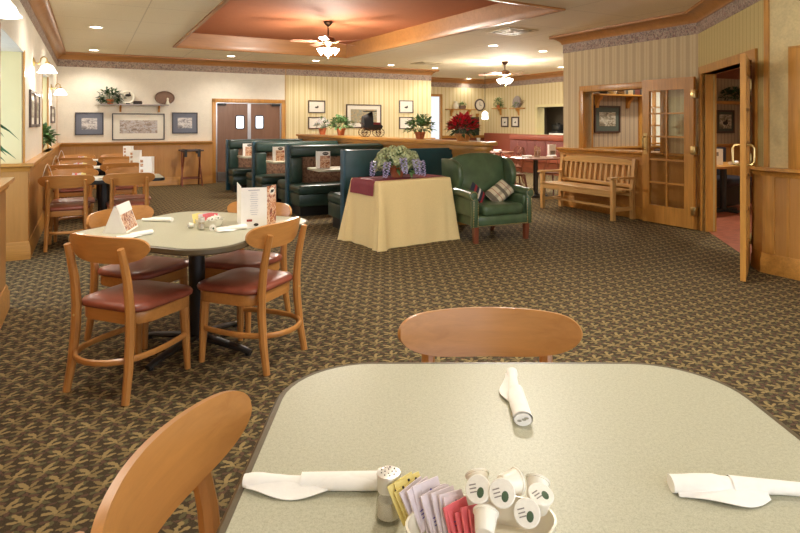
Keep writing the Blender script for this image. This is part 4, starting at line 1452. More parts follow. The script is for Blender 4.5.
potplant(ledge(341), 'potted_ivy', 'leafy green plant in terracotta pot left of the toy carriage', .09, .14, .24, .19, n=190, ln=.09, wd=.06, seed=3, flower='white_petal', nf=8, fl=.04)
potplant(ledge(420), 'potted_ivy', 'leafy green plant in terracotta pot right of the toy carriage', .085, .11, .21, .20, n=200, ln=.085, wd=.055, seed=4)
potplant(ledge(463), 'poinsettia', 'big red poinsettia in a gold basket pot on the ledge', .12, .10, .20, .19, n=110, ln=.09, wd=.05, seed=5, leaf='leaf_dark', potm='gold_basket', flower='red_petal', nf=230, fl=.085, low=-.35)
bk = ledge(463)
hd = MB(); hd.tube([(.055 * math.cos(a), 0, .10 + .26 * math.sin(a)) for a in [PI * i / 16 for i in range(17)]], .006, seg=6)
for o in list(bpy.data.objects):
    if o.name.startswith('poinsettia'):
        hd.build('basket_handle', M['wicker'], o)
t = thing('votive_cup', 'small white cup on the ledge end beside the red poinsettia', 'cup', ledge(478.5))
MB().lathe([(0, 0), (.022, 0), (.028, .05), (.025, .05), (.02, .006), (0, .006)], 16).build('cup', M['ceramic'], t)

# toy baby carriage on the ledge
q = ledge(371.5)
t = thing('toy_carriage', 'antique toy baby carriage with black hood and spoked wheels', 'toy carriage', q, .35)
b = MB()
b.prism([(-.12, .12), (-.18, .18), (-.17, .22), (.17, .22), (.20, .185), (.15, .12)], -.075, .075, rotX(PI / 2), .01)
b.build('body', M['dark'], t)
MB().box(-.02, .15, -.065, .065, .205, .26, .01).build('red_lining', M['burgundy'], t)
hd = MB()
hd.sheet(lambda a, s: ((-.125 - .035 * math.sin(PI * a * .9) + .0) + (.15 * s), 0, 0), 1, 1)
hd.bm.clear()
def hood(a, s):
    an = PI * a
    w = .095
    x = -.165 + (.12 * s) + .05 * math.sin(s * PI * .5)
    z = .20 + (.22 + .04 * s) * math.sin(an) ** .55 * (.78 + .22 * s) * (1 if s > 0 else 1)
    return (x, -w * math.cos(an), z)
hd.sheet(hood, 18, 8, .006)
hd.mesh([hood(i / 18, 0) for i in range(19)], [tuple(range(19))])
hd.box(-.13, .07, -.10, .10, .452, .468, .004)
hd.build('hood', M['black'], t)
for (wx, r) in ((-.13, .082), (.13, .078)):
    for sy in (-1, 1):
        w_ = MB()
        w_.tube([(wx + r * math.cos(a), sy * .10, r + r * math.sin(a) * .96) for a in [2 * PI * i / 24 for i in range(24)]], .006, seg=6, closed=True)
        for i in range(10):
            a = 2 * PI * i / 10
            w_.cyl((wx, sy * .10, r), (wx + r * math.cos(a), sy * .10, r + r * math.sin(a) * .96), .003, seg=5)
        w_.cyl((wx, sy * .085, r), (wx, sy * .115, r), .012, seg=8)
        w_.build('wheel', M['bronze'], t)
sp_ = MB()
for sy in (-1, 1):
    sp_.tube([(-.13, sy * .08, .082), (-.10, sy * .07, .13), (0, sy * .06, .10), (.11, sy * .07, .13), (.13, sy * .08, .078)], .005, seg=6)
sp_.cyl((-.13, -.10, .082), (-.13, .10, .082), .005).cyl((.13, -.10, .078), (.13, .10, .078), .005)
sp_.build('springs', M['bronze'], t)
MB().tube([(-.13, -.06, .2), (-.20, -.06, .25), (-.22, 0, .26), (-.20, .06, .25), (-.13, .06, .2)], .006, seg=6).build('push_handle', M['bronze'], t)

# plant on the alcove sill; palm leaves at left edge
potplant(W(LW - .10, 10.75, CAP), 'potted_fern', 'leafy green plant on the left wall ledge under the far sconces', .10, .10, .20, .22, n=330, ln=.11, wd=.085, seed=9, potm='wicker')
t = thing('potted_palm', 'palm at the left edge with only arching leaf tips in view', 'plant', W(-1.15, 6.25), 0)
pot(MB(), .19, .34).build('pot', M['terracotta'], t)
r = random.Random(4)
MB().tube([(0, 0, .28), (.01, .01, .7), (0, .02, 1.20)], [.035, .03, .02], seg=8).build('trunk', M['wicker'], t)
pl = MB()
for k in range(22):
    a = -.9 + 1.9 * (k % 11) / 10 if k < 15 else r.uniform(-1.2, 1.3)
    L = r.uniform(.42, .62)
    up = r.uniform(.05, .34)
    d = Vector((math.cos(a), math.sin(a), 0)); sd = Vector((-d.y, d.x, 0))
    pts = []
    n = 8
    for i in range(n + 1):
        s = i / n
        pts.append(Vector((0, .02, 1.20)) + d * L * s + Vector((0, 0, up * math.sin(s * 2.0) * 1.1 - .22 * s * s)))
    v_, f_ = [], []
    for i, p in enumerate(pts):
        s = i / n
        w_ = .055 * math.sin(PI * min(1, .12 + s * .9)) + .001
        v_ += [p + sd * w_ + Vector((0, 0, w_ * .9)), p, p - sd * w_ + Vector((0, 0, w_ * .9))]
    for i in range(n):
        f_ += [(3 * i, 3 * i + 1, 3 * i + 4, 3 * i + 3), (3 * i + 1, 3 * i + 2, 3 * i + 5, 3 * i + 4)]
    pl.mesh(v_, f_)
pl.build('leaves', M['leaf_palm'], t, 60)

# ------------------------------------------------------------------ framed pictures
def picture(loc, rot, w, h, label, art, frame='frame_dark', mat='mat_white', fw=.03, mw=.06, motif=None):
    t = thing('framed_picture', label, 'picture', loc, rot)     # centre of the picture on the wall, front is local -y
    f = MB()
    f.box(-w / 2, w / 2, -.025, 0, h / 2 - fw, h / 2).box(-w / 2, w / 2, -.025, 0, -h / 2, -h / 2 + fw)
    f.box(-w / 2, -w / 2 + fw, -.025, 0, -h / 2 + fw, h / 2 - fw).box(w / 2 - fw, w / 2, -.025, 0, -h / 2 + fw, h / 2 - fw)
    f.build('frame', M[frame], t, 0)
    MB().box(-w / 2 + fw, w / 2 - fw, -.010, -.002, -h / 2 + fw, h / 2 - fw).build('mat_board', M[mat], t, 0)
    a, b = w / 2 - fw - mw, h / 2 - fw - mw
    pr = MB().box(-a, a, -.013, -.010, -b, b).build('print', M[art], t, 0)
    if motif:
        m = MB()
        m.ball((0, -.0135, -.2 * b), min(a, b) * .5, sx=1.2, sy=.02, sz=.55).ball((a * .2, -.0135, b * .1), min(a, b) * .22, sy=.02)
        m.build('print_motif', M[motif], pr)
    return t
def onback(px, py0, py1, wall=BW, axis='u'):
    t = (px - 400.0) / FPX
    u = (ST + CT * t) * wall / (CT - ST * t)
    y = ST * u + CT * wall
    return u, CAM_H + (123 - py0) * y / FPX, CAM_H + (123 - py1) * y / FPX
def backpic(px0, px1, py0, py1, label, art, wall=BW, **k):
    u0, a0, b0 = onback(px0, py0, py1, wall); u1, a1, b1 = onback(px1, py0, py1, wall)
    z1, z0 = (a0 + a1) / 2, (b0 + b1) / 2
    return picture(W((u0 + u1) / 2, wall - .001, (z0 + z1) / 2), TH, u1 - u0, z1 - z0, label, art, **k)
backpic(75, 103.5, 112.5, 135, 'slate framed winter scene, leftmost on the back wall', 'art_snow', frame='frame_blue', mat='mat_blue', fw=.022, mw=.10)
backpic(112, 164.5, 113.5, 140, 'wide framed street panorama in middle of back wall below shelf', 'art_town', frame='frame_blue', mat='mat_white', fw=.022, mw=.13)
backpic(172, 197.5, 112.5, 133.5, 'slate framed snowy cottage scene beside the double doors', 'art_snow', frame='frame_blue', mat='mat_blue', fw=.022, mw=.10)
for px in (316.5, 406):
    nm = 'left' if px < 350 else 'right'
    backpic(px - 8.5 if px < 350 else px - 7, px + 8.5 if px < 350 else px + 7, 100.5, 113, 'small dark framed drawing, upper of the pair %s of the large framed print' % nm, 'mat_white', fw=.025, mw=.05, motif='print_dark')
    backpic(px - 8.5 if px < 350 else px - 7, px + 8.5 if px < 350 else px + 7, 117, 129, 'small dark framed drawing, lower of the pair %s of the large framed print' % nm, 'mat_white', fw=.025, mw=.05, motif='print_dark')
backpic(346, 381, 104.5, 128, 'large framed house print on the striped wall behind toy carriage', 'art_house', fw=.03, mw=.10)
def leftpic(v0, v1, z0, z1, label, art):
    return picture(W(LW, (v0 + v1) / 2, (z0 + z1) / 2), TH + PI / 2, v1 - v0, z1 - z0, label, art, fw=.035, mw=.08)
leftpic(7.85, 8.47, 1.37, 1.80, 'dark framed print on left wall pier, nearer one of two', 'art_horse')
leftpic(8.58, 9.22, 1.37, 1.80, 'dark framed print on left wall pier, further one of two', 'art_horse')
leftpic(12.0, 13.2, 1.42, 1.72, 'dark framed print on left wall beside the far corner', 'art_horse')
def farwall(px, py):
    u, z, _ = onback(px, py, py, FB); return u, z
u0, z1 = farwall(455.5, 118); u1, z0 = farwall(478, 137)
t = thing('chalkboard', 'dark green chalkboard on the bar wall behind the red poinsettia', 'board', W((u0 + u1) / 2, FB - .001, (z0 + z1) / 2), TH)
MB().box(-(u1 - u0) / 2, (u1 - u0) / 2, -.03, 0, -(z1 - z0) / 2, (z1 - z0) / 2).build('board', M['green_board'], t, 0)
fb = MB()
hx, hz = (u1 - u0) / 2, (z1 - z0) / 2
fb.box(-hx - .03, hx + .03, -.035, 0, hz, hz + .03).box(-hx - .03, hx + .03, -.035, 0, -hz - .03, -hz).box(-hx - .03, -hx, -.035, 0, -hz, hz).box(hx, hx + .03, -.035, 0, -hz, hz)
fb.build('frame', M['frame_dark'], t, 0)

# shelf on the back wall with its ornaments
u0, zs, _ = onback(100, 104.5, 0); u1, _, _ = onback(168, 104.5, 0)
SZ = 1.835
t = thing('wall_shelf', 'narrow grey shelf on the back wall above the street panorama', 'shelf', W((u0 + u1) / 2, BW, SZ), TH)
hl = (u1 - u0) / 2
MB().box(-hl, hl, -.16, 0, -.025, 0, .004).build('board', M['shelf'], t)
for x in (-hl * .42, hl * .72):
    c = MB()
    c.prism([(0, -.025), (-.13, -.025), (-.11, -.06), (-.05, -.09), (-.03, -.17), (0, -.17)], x - .02, x + .02, Matrix(((0, 0, 1, 0), (1, 0, 0, 0), (0, 1, 0, 0), (0, 0, 0, 1))), .004)
    c.build('bracket', M['oak_z'], t)
us = lambda px: onback(px, 100, 100)[0]
t = potplant(W(us(110), BW - .13, SZ), 'potted_ivy', 'trailing green ivy in a pot on the back wall shelf', .08, .10, .27, .20, n=220, ln=.07, wd=.05, seed=14, low=-.7, leaf='leaf_dark', fry=.07)
t = thing('ornament_plate', 'white ring shaped plate with a bird standing on back wall shelf', 'plate', W(us(127), BW - .08, SZ), TH)
MB().tube([(.13 * math.cos(a), 0, .15 + .13 * math.sin(a)) for a in [2 * PI * i / 28 for i in range(28)]], .028, seg=10, closed=True).build('rim', M['ceramic'], t)
MB().ball((.02, -.01, .2), .045, sx=1.4, sy=.5, sz=.7).ball((.05, -.01, .25), .02).box(-.03, .05, -.03, .03, 0, .025).build('bird', M['dark'], t)
t = thing('trinket_box', 'small dark box on the back wall shelf beside the white plate', 'box', W(us(137.5), BW - .09, SZ), TH)
MB().box(-.09, .09, -.05, .05, 0, .055, .006).build('box_body', M['dark'], t)
MB().box(-.085, .085, -.048, .048, .056, .075, .01).build('lid', M['frame_dark'], t)
t = thing('wicker_tray', 'brown oval wicker tray leaning on the wall at shelf end', 'tray', W(us(164.5), BW - .04, SZ), TH)
MB().lathe([(0, 0), (.18, .0), (.2, .012), (.21, .025), (.2, .03), (.18, .012), (0, .012)], 32, T(0, 0, .155) @ rotX(PI / 2 - .12), 1.02, .74).build('tray', M['wicker'], t)
t = thing('figurine', 'small white figurine in front of the brown oval wicker tray', 'figurine', W(us(167), BW - .13, SZ), TH)
MB().lathe([(0, 0), (.045, 0), (.05, .02), (.03, .06), (.02, .1), (.028, .12), (.02, .15), (0, .16)], 16).build('body', M['ceramic'], t)

# ------------------------------------------------------------------ folding tray stand by the back wall
u0 = onback(178.5, 148, 148)[0]; u1 = onback(199, 148, 148)[0]
t = thing('tray_stand', 'folding wooden tray stand with dark straps beside the double doors', 'tray stand', W((u0 + u1) / 2, BW - .34), TH)
hw_ = (u1 - u0) / 2
for sx in (-1, 1):
    f = MB()
    f.tube([(sx * hw_ * .95, -.20, 0), (sx * hw_ * .8, .18, .80)], .023, seg=4)
    f.build('leg', M['redwood_z'], t)
    f = MB()
    f.tube([(sx * hw_ * .85, .20, 0), (sx * hw_ * .75, -.18, .80)], .023, seg=4)
    f.build('leg', M['redwood_z'], t)
MB().box(-hw_ * 1.1, hw_ * 1.1, -.20, -.16, .78, .82, .004).box(-hw_ * 1.1, hw_ * 1.1, .16, .20, .78, .82, .004).build('top_rail', M['frame_dark'], t)
MB().box(-hw_ * .9, hw_ * .9, -.17, -.14, .16, .19).box(-hw_ * .85, hw_ * .85, .155, .185, .16, .19).build('stretcher', M['redwood_x'], t)
for sx in (-1, 1):
    MB().sheet(lambda a, b: (sx * hw_ * .62 + .03 * (b * 2 - 1), -.2 + .4 * a, .825 - .10 * math.sin(PI * a)), 8, 1, .003).box(sx * hw_ * .62 - .03, sx * hw_ * .62 + .03, -.205, -.2, .66, .82).build('strap', M['dark'], t)

# ------------------------------------------------------------------ booths
ends = [(-.75, 7.60), (-1.81, 9.37), (-2.73, 10.90), (-3.68, 12.48)]
BH = 1.07
def booth(k, front, rear, L):
    nm = ['nearest the armchair', 'second from the armchair', 'third from the armchair', 'furthest, by the double doors'][k]
    look = {0: 'flat blue-green back towards the camera', 1: 'padded back and two seats', 2: 'padded back and two seats', 3: 'padded back and one seat'}[k]
    t = thing('booth_bench', 'green vinyl booth bench with %s, %s' % (look, nm), 'booth bench', (ends[k][0], ends[k][1], 0), TH, 'green booth benches')
    MB().box(.012, L, -.055, .055, 0, BH, .008).build('back_panel', M['booth_back'], t)
    MB().box(0, .03, -.06, .06, 0, BH + .004, .008).build('end_panel', M['booth_edge'], t)
    for sg, on in ((-1, front), (1, rear)):
        if not on: continue
        S = Matrix.Diagonal((1, sg, 1, 1))
        # padded top roll, side bolster, fabric panel
        b = MB(); b.box(.035, L, .05, .15, .88, BH - .005, .045, S, 4); b.build('top_roll', M['booth'], t, 60)
        b = MB(); b.box(.035, .24, .05, .13, .46, .885, .038, S, 4); b.build('side_bolster', M['booth'], t, 60)
        b = MB(); b.box(.24, L, .05, .075, .44, .89, .006, S); b.build('fabric_panel', M['tapestry'], t)
        b = MB(); b.box(.02, L, .055, .60, .33, .475, .05, S, 4); b.build('seat_cushion', M['booth'], t, 60)
        b = MB(); b.box(.03, L, .055, .575, .155, .335, .01, S); b.build('seat_box', M['booth'], t)
        b = MB(); b.box(.07, L, .055, .50, 0, .16, 0, S); b.build('kick_base', M['black'], t, 0)
    return t
LB = 1.66
for k, (fr, re) in enumerate(((False, True), (True, True), (True, True), (True, False))):
    booth(k, fr, re, LB)
for k in range(3):
    a, b = Vector(ends[k]), Vector(ends[k + 1])
    nm = ['nearest', 'middle', 'furthest'][k]
    c = (a + b) / 2
    t = thing('booth_table', 'light topped table in the %s green booth' % nm, 'table', (c.x, c.y, 0), TH)
    MB().prism(rrect(.83, .30, .06, 5, .86, 0), TZ - .028, TZ, None, .004).build('tabletop', M['laminate'], t)
    MB().cyl((1.0, 0, .04), (1.0, 0, TZ - .03), .045, seg=16).box(.7, 1.3, -.05, .05, 0, .05, .01).box(.95, 1.05, -.22, .22, 0, .05, .01).build('pedestal', M['black'], t)
    q = Vector((c.x, c.y, TZ)) + W(.20, .0, 0)
    t = thing('menu_card', 'upright menu with food pictures on the table of the %s green booth' % nm, 'menu', q, TH - .15)
    MB().box(-.105, .09, -.002, .002, 0, .25).box(-.105, -.101, 0, .09, 0, .25).build('card', M['white'], t, 0)
    MB().box(-.06, .085, -.004, -.002, .005, .185).build('food_picture', M['art_food'], t, 0)
    e = MB().ball((.02, -.003, .215), .030, sx=1.5, sy=.06, sz=.85).build('oval_emblem', M['print_dark'], t)
    MB().tube([(-.01, -.0052, .205), (.0, -.0052, .225), (.015, -.0052, .21), (.03, -.0052, .226), (.05, -.0052, .21)], .003, seg=5).build('emblem_lettering', M['mat_white'], e)

# ------------------------------------------------------------------ cloth covered table
a33 = math.radians(35)
Fc = Vector((-.235, 6.62)); da = Vector((math.cos(a33), math.sin(a33))); db = Vector((-da.y, da.x))
LX, LY = 1.04, .62
cc = Fc + da * LX / 2 + db * LY / 2
CZ = .755
def clothpt(s, t, hx=LX / 2, hy=LY / 2):
    """s around the outline 0..1, t from the table edge to the hem"""
    per = rrect_pts
    i = s * len(per); i0 = int(i) % len(per); i1 = (i0 + 1) % len(per); f = i - int(i)
    x = per[i0][0] * (1 - f) + per[i1][0] * f; y = per[i0][1] * (1 - f) + per[i1][1] * f
    cx = min(1, abs(x) / hx) ** 14 * min(1, abs(y) / hy) ** 14
    n = Vector((x / hx if abs(x) > hx * .97 else x / hx * .15, y / hy if abs(y) > hy * .97 else y / hy * .15))
    if n.length < 1e-4: n = Vector((1, 0))
    n.normalize()
    fold = .5 + .5 * math.sin(s * 2 * PI * 13 + 1.3)
    c2 = (abs(x) / hx) ** 5 * (abs(y) / hy) ** 3
    off = .006 + t * (.035 + .055 * (fold * fold - .3) * (.22 + 1.2 * c2)) + t * cx * .13
    z = CZ * (1 - t)
    return (x + n.x * off, y + n.y * off, max(z, .004 + .0 * t))
def dens(hx, hy, r, step=.02):
    base = rrect(hx, hy, r, 6)
    out_ = []
    for p, q in zip(base, base[1:] + base[:1]):
        L = math.hypot(q[0] - p[0], q[1] - p[1]); n = max(1, int(L / step))
        for k in range(n): out_.append((p[0] + (q[0] - p[0]) * k / n, p[1] + (q[1] - p[1]) * k / n))
    return out_
rrect_pts = dens(LX / 2, LY / 2, .015)
cl = MB()
NP = len(rrect_pts)
rings = []
inner = [(x * .96, y * .96, CZ + .004) for x, y in rrect_pts]
rings.append([cl.bm.verts.new(p) for p in inner])
rings.append([cl.bm.verts.new((x, y, CZ + .002)) for x, y in rrect_pts])
for t_ in (0.02, .08, .18, .3, .42, .55, .68, .8, .9, 1.0):
    rings.append([cl.bm.verts.new(clothpt(i / NP, t_)) for i in range(NP)])
for A, B in zip(rings[:-1], rings[1:]):
    for i in range(NP):
        cl.bm.faces.new((A[i], A[(i + 1) % NP], B[(i + 1) % NP], B[i]))
cl.bm.faces.new(rings[0])
o = cl.build('tablecloth', M['yellow_cloth'], None, 60)
tag(o, 'pale yellow tablecloth draped to the floor over a display table', 'tablecloth')
o.location = (cc.x, cc.y, 0); o.rotation_euler = (0, 0, a33)
ru = MB()
RY = .25
def runner(a, b):
    y = -RY + .02 + 2 * RY * b
    L = LX + .34
    s = a * L - .17
    if s < 0:
        d = -s
        return (-LX / 2 - .016 - .10 * d - .006 * math.sin(8 * b), y + .0, CZ + .006 - d)
    if s > LX:
        d = s - LX
        return (LX / 2 + .016 + .10 * d, y, CZ + .006 - d)
    return (-LX / 2 + s, y, CZ + .009)
ru.sheet(runner, 40, 8, .002)
o = ru.build('table_runner', M['burgundy'], None, 50)
tag(o, 'burgundy runner lying lengthwise over the yellow tablecloth', 'table runner')
o.location = (cc.x, cc.y, 0); o.rotation_euler = (0, 0, a33)
# flower pot on it
fp = Vector((cc.x, cc.y, CZ + .011)) + Vector((-da.x * .06, -da.y * .06, 0))
t = thing('flower_arrangement', 'pot of pale hydrangea leaves with drooping lavender blossoms on burgundy runner', 'plant', fp, 0)
pot(MB(), .10, .15).build('pot', M['terracotta'], t)
cs = [(x, y, z + .16) for x, y, z in dome(26, .23, .20, .17, 31, -.25)]
clumps(MB(), cs, .058, 34, .040, 31).build('hydrangea_heads', M['leaf_pale'], t, 0)
foliage(MB(), (0, 0, .15), 130, .25, .22, .15, .07, .06, 32, -.6, .3).build('foliage', M['leaf'], t, 0)
r = random.Random(8)
for (x, y, z) in ((-.11, -.25, .20), (.07, -.28, .25), (.22, -.20, .23), (-.27, -.06, .20), (.29, 0, .2), (.0, .24, .2)):
    b = MB()
    for k in range(46):
        s = k / 46
        rr = .046 * (.55 + 1.6 * s - 2.0 * s * s)
        an = k * 2.4
        b.leaf((x + rr * .4 * math.cos(an) + .03 * s * (1 if x > 0 else -1), y + rr * .4 * math.sin(an), z - s * .19), (math.cos(an), math.sin(an), -.2), (0, 0, 1), .046 * (1 - .4 * s), .040, .2, .1)
    b.build('lavender_blossom', M['lavender'], t, 0)

# ------------------------------------------------------------------ wingback armchair (front is local -y)
ac = Vector((1.09, 7.37, 0))
t = thing('wingback_armchair', 'green leather wingback armchair with brass nailheads beside yellow cloth', 'armchair', ac, math.radians(25))
GL = M['green_leather']
t.scale = (1, 1, .97)
MB().box(-.375, .375, -.345, .33, .20, .335, .018).build('seat_rail', GL, t, 60)
MB().box(-.285, .285, -.375, .20, .33, .465, .045, None, 4).build('seat_cushion', GL, t, 60)
bk = MB()
def backf(a, b):
    s = a * 2 - 1
    top = 1.04 - .055 * abs(s) ** 3
    z = .34 + (top - .34) * b
    x = s * (.33 + .05 * b)
    y = .20 + .13 * b - .035 * math.sin(PI * b) * (1 - s * s) + .05 * abs(s) ** 3 * 0
    return (x, y, z)
bk.sheet(lambda a, b: backf(a, b), 16, 12, -.0)
bk.bm.clear()
bk.sheet(lambda a, b: backf(1 - a, b), 16, 12, .12)
bmesh.ops.recalc_face_normals(bk.bm, faces=bk.bm.faces[:])
bmesh.ops.bevel(bk.bm, geom=[e for e in bk.bm.edges if len(e.link_faces) == 2 and e.calc_face_angle(0) > 1.0], offset=.03, segments=3, profile=.5, affect='EDGES')
bk.build('backrest', GL, t, 60)
YZ = Matrix(((0, 0, 1, 0), (1, 0, 0, 0), (0, 1, 0, 0), (0, 0, 0, 1)))      # profile (y, z) extruded along x
wing = [(.34, .56), (.06, .57), (.0, .66), (-.035, .76), (-.03, .86), (.02, .94), (.10, .985), (.22, 1.0), (.36, 1.0)]
for sx in (-1, 1):
    w_ = MB(); w_.prism(wing, -.038, .038, T(sx * .388, 0, 0) @ rotZ(sx * -.12) @ YZ, .022, 3); w_.build('wing', GL, t, 60)
    am = MB()
    am.box(sx * .375 - .045, sx * .375 + .045, -.30, .30, .32, .56, .03, None, 3)
    am.tube([(sx * .395, .30, .60), (sx * .395, .1, .60), (sx * .40, -.15, .595), (sx * .405, -.33, .58)], [.05, .055, .058, .060], seg=16)
    am.prism([(-.035, .20), (.045, .20), (.035, .34), (.045, .50), (.03, .56), (-.035, .56), (-.04, .45)], -.345, -.29, T(sx * .385, 0, 0) @ Matrix(((sx, 0, 0, 0), (0, 0, 1, 0), (0, 1, 0, 0), (0, 0, 0, 1))), .012)
    ao = am.build('arm', GL, t, 60)
    sc = MB()
    sc.lathe([(0, .012), (.03, .010), (.048, .004), (.058, 0)], 20, T(sx * .405, -.334, .58) @ rotX(PI / 2))
    sc.build('scroll_front', GL, ao, 60)
    nh = MB()
    for k in range(18):
        a = 2 * PI * k / 18
        nh.ball((sx * .405 + .050 * math.cos(a), -.340, .58 + .050 * math.sin(a)), .0065, seg=6)
    for k in range(16):
        z = .21 + .30 * k / 15
        nh.ball((sx * (.418 - .006 * (k / 15)), -.347, z), .0065, seg=6).ball((sx * (.355 - .004 * (k / 15)), -.347, z), .0065, seg=6)
    nh.build('nailhead_trim', M['brass'], ao, 60)
    lf = MB(); lf.tube([(sx * .36, -.30, 0), (sx * .365, -.30, .205)], [.034, .042], seg=4); lf.build('leg', M['redwood_z'], t)
    lf = MB(); lf.tube([(sx * .31, .36, 0), (sx * .31, .29, .205)], [.026, .036], seg=4); lf.build('leg', M['redwood_z'], t)
nh = MB()
for k in range(40):
    nh.ball((-.34 + .68 * k / 39, -.349, .212), .0065, seg=6)
nh.build('nailhead_trim', M['brass'], t, 60)
def pillow(w, h, th):
    def top(a, b, sg):
        x, y = a * 2 - 1, b * 2 - 1
        e = (max(0, 1 - x ** 4) * max(0, 1 - y ** 4)) ** .6
        return (x * w / 2 * (1 - .08 * (1 - abs(y) ** 2) * 0), sg * th / 2 * e, y * h / 2)
    mb = MB()
    mb.sheet(lambda a, b: top(a, b, 1), 14, 14); mb.sheet(lambda a, b: top(a, b, -1), 14, 14)
    bmesh.ops.remove_doubles(mb.bm, verts=mb.bm.verts[:], dist=.0005)
    return mb
o = pillow(.36, .23, .11).build('throw_pillow', M['plaid'], None, 70)
tag(o, 'beige and dark plaid pillow leaning on the right arm of armchair', 'pillow')
Rch = Matrix.Rotation(math.radians(25), 4, 'Z')
def inchair(x, y, z, R): return Matrix.Translation(ac) @ Rch @ T(x, y, z) @ R
o.matrix_world = inchair(.16, -.04, .555, rotZ(-.25) @ rotX(-.65) @ rotY(-.62))
o = pillow(.26, .20, .07).build('throw_pillow', M['darkstripe'], None, 70)
tag(o, 'dark pillow with red and white stripes leaning on left arm of armchair', 'pillow')
o.matrix_world = inchair(-.20, -.08, .55, rotZ(.35) @ rotX(-.30) @ rotY(.75))

# ------------------------------------------------------------------ garden bench (front is local -y)
t = thing('slatted_bench', 'slatted natural wood bench standing against the oak wainscot', 'bench', W(6.93, 6.88), TH - PI / 2)
Lb = 1.50
for sx in (-1, 1):
    l = MB(); l.box(sx * Lb / 2 - .03, sx * Lb / 2 + .03, -.235, -.175, 0, .60, .005); l.build('leg', M['bench_z'], t)
    l = MB(); l.tube([(sx * Lb / 2, .20, 0), (sx * Lb / 2, .19, .42), (sx * Lb / 2, .255, .88)], .041, seg=4, up=(0, 1, 0)); l.build('leg', M['bench_z'], t)
    a = MB(); a.prism([(-.29, .60), (-.28, .635), (.0, .625), (.235, .625), (.235, .595), (-.1, .60)], -.04, .04, T(sx * Lb / 2, 0, 0) @ YZ, .006); a.build('armrest', M['bench_y'], t)
    a = MB(); a.box(sx * Lb / 2 - .015, sx * Lb / 2 + .015, -.20, .19, .13, .18); a.build('side_stretcher', M['bench_y'], t, 0)
MB().box(-Lb / 2, Lb / 2, -.225, -.19, .335, .415, .004).box(-Lb / 2, Lb / 2, .16, .19, .335, .41, .004).build('seat_rail', M['bench_x'], t)
for k in range(5):
    y = -.245 + k * .088
    MB().box(-Lb / 2 - .01, Lb / 2 + .01, y, y + .07, .415, .437, .004).build('seat_slat', M['bench_x'], t)
tr_ = MB()
tr_.prism([(-Lb / 2, .78), (-Lb / 2, .85)] + [(-Lb / 2 + Lb * i / 10, .86 + .03 * math.sin(PI * i / 10)) for i in range(1, 10)] + [(Lb / 2, .85), (Lb / 2, .78)], -.02, .02, T(0, .247, 0) @ rotX(PI / 2) @ Matrix.Identity(4), .004)
tr_.build('top_rail', M['bench_x'], t)
MB().box(-Lb / 2, Lb / 2, .19, .222, .46, .51, .004).build('lower_back_rail', M['bench_x'], t)
for k in range(13):
    x = -Lb / 2 + .095 + (Lb - .19) * k / 12
    MB().tube([(x, .206, .49), (x, .245, .80)], [.030, .030], seg=4, flat=.35, up=(0, 1, 0)).build('back_slat', M['bench_z'], t)
MB().box(-Lb / 2, Lb / 2, .0, .03, .14, .175).build('long_stretcher', M['bench_x'], t, 0)

# ------------------------------------------------------------------ bar side
def bentwood(x, y, face, label):
    t = thing('bentwood_chair', label, 'chair', (x, y, 0), face - PI / 2, 'bentwood chairs in the bar')
    MB().lathe([(0, .45), (.17, .45), (.2, .445), (.205, .43), (.19, .415), (0, .415)], 28).build('seat', M['redwood_x'], t)
    for sx in (-1, 1):
        MB().tube([(sx * .15, .15, .43), (sx * .175, .18, .2), (sx * .19, .21, 0)], [.017, .015, .012], seg=8).build('leg', M['redwood_z'], t)
        MB().tube([(sx * .15, -.15, .43), (sx * .175, -.19, .2), (sx * .19, -.25, 0)], [.017, .015, .013], seg=8).build('leg', M['redwood_z'], t)
    hoop = [(.18 * math.cos(a), -.17 - .10 * math.sin(a), .43 + .44 * math.sin(a)) for a in [PI * i / 20 for i in range(21)]]
    MB().tube(hoop, .013, seg=8).build('back_hoop', M['redwood_z'], t)
    inn_ = [(.11 * math.cos(a), -.17 - .09 * math.sin(a), .43 + .36 * math.sin(a)) for a in [PI * i / 16 for i in range(17)]]
    MB().tube(inn_, .009, seg=8).build('inner_hoop', M['redwood_z'], t)
    MB().tube([(.155 * math.cos(a), .155 * math.sin(a), .24) for a in [2 * PI * i / 24 for i in range(24)]], .009, seg=6, closed=True).build('stretcher_ring', M['redwood_x'], t)
def bartable(x, y, r, label):
    t = thing('bar_table', label, 'table', (x, y, 0))
    MB().lathe([(0, .76), (r - .03, .76), (r - .03, .735), (0, .735)], 32).build('tabletop', M['redwood_x'], t)
    MB().lathe([(r - .03, .761), (r, .755), (r, .735), (r - .03, .73), (r - .03, .761)], 32).build('edge_band', M['redwood_x'], t)
    MB().lathe([(0, .01), (.24, .01), (.22, .04), (.06, .06), (.05, .1), (.045, .70), (.12, .735), (0, .735)], 20).build('pedestal', M['black'], t)
    return t
pA = Vector((2.62, 11.4, 0)); pB = Vector((2.16, 13.7, 0))
bartable(pA.x, pA.y, .50, 'round table with wine glassy drinks behind the wooden bench')
bpy.data.objects['bar_table']['label'] = 'round bar table with orange drink holder behind the wooden bench'
bartable(pB.x, pB.y, .48, 'round bar table beyond the armchair with napkins on it')
bentwood(pA.x - .42, pA.y - .05, .15, 'cherry bentwood chair left of the round table behind the bench')
bentwood(pA.x + .35, pA.y + .38, PI + .9, 'cherry bentwood chair at far right of the round table behind the bench')
bentwood(pB.x + .38, pB.y - .30, PI * .75, 'cherry bentwood chair at right of the table beyond the armchair')
bentwood(pB.x + .45, pB.y + .28, PI * 1.2, 'cherry bentwood chair behind the right side of table beyond armchair')
t = thing('drink_holder', 'clear holder with orange cards on round table behind the bench', 'holder', (pA.x + .02, pA.y - .05, .76))
MB().lathe([(0, 0), (.05, 0), (.05, .12), (.045, .12), (.045, .006), (0, .006)], 16).build('glass_jar', M['glass'], t)
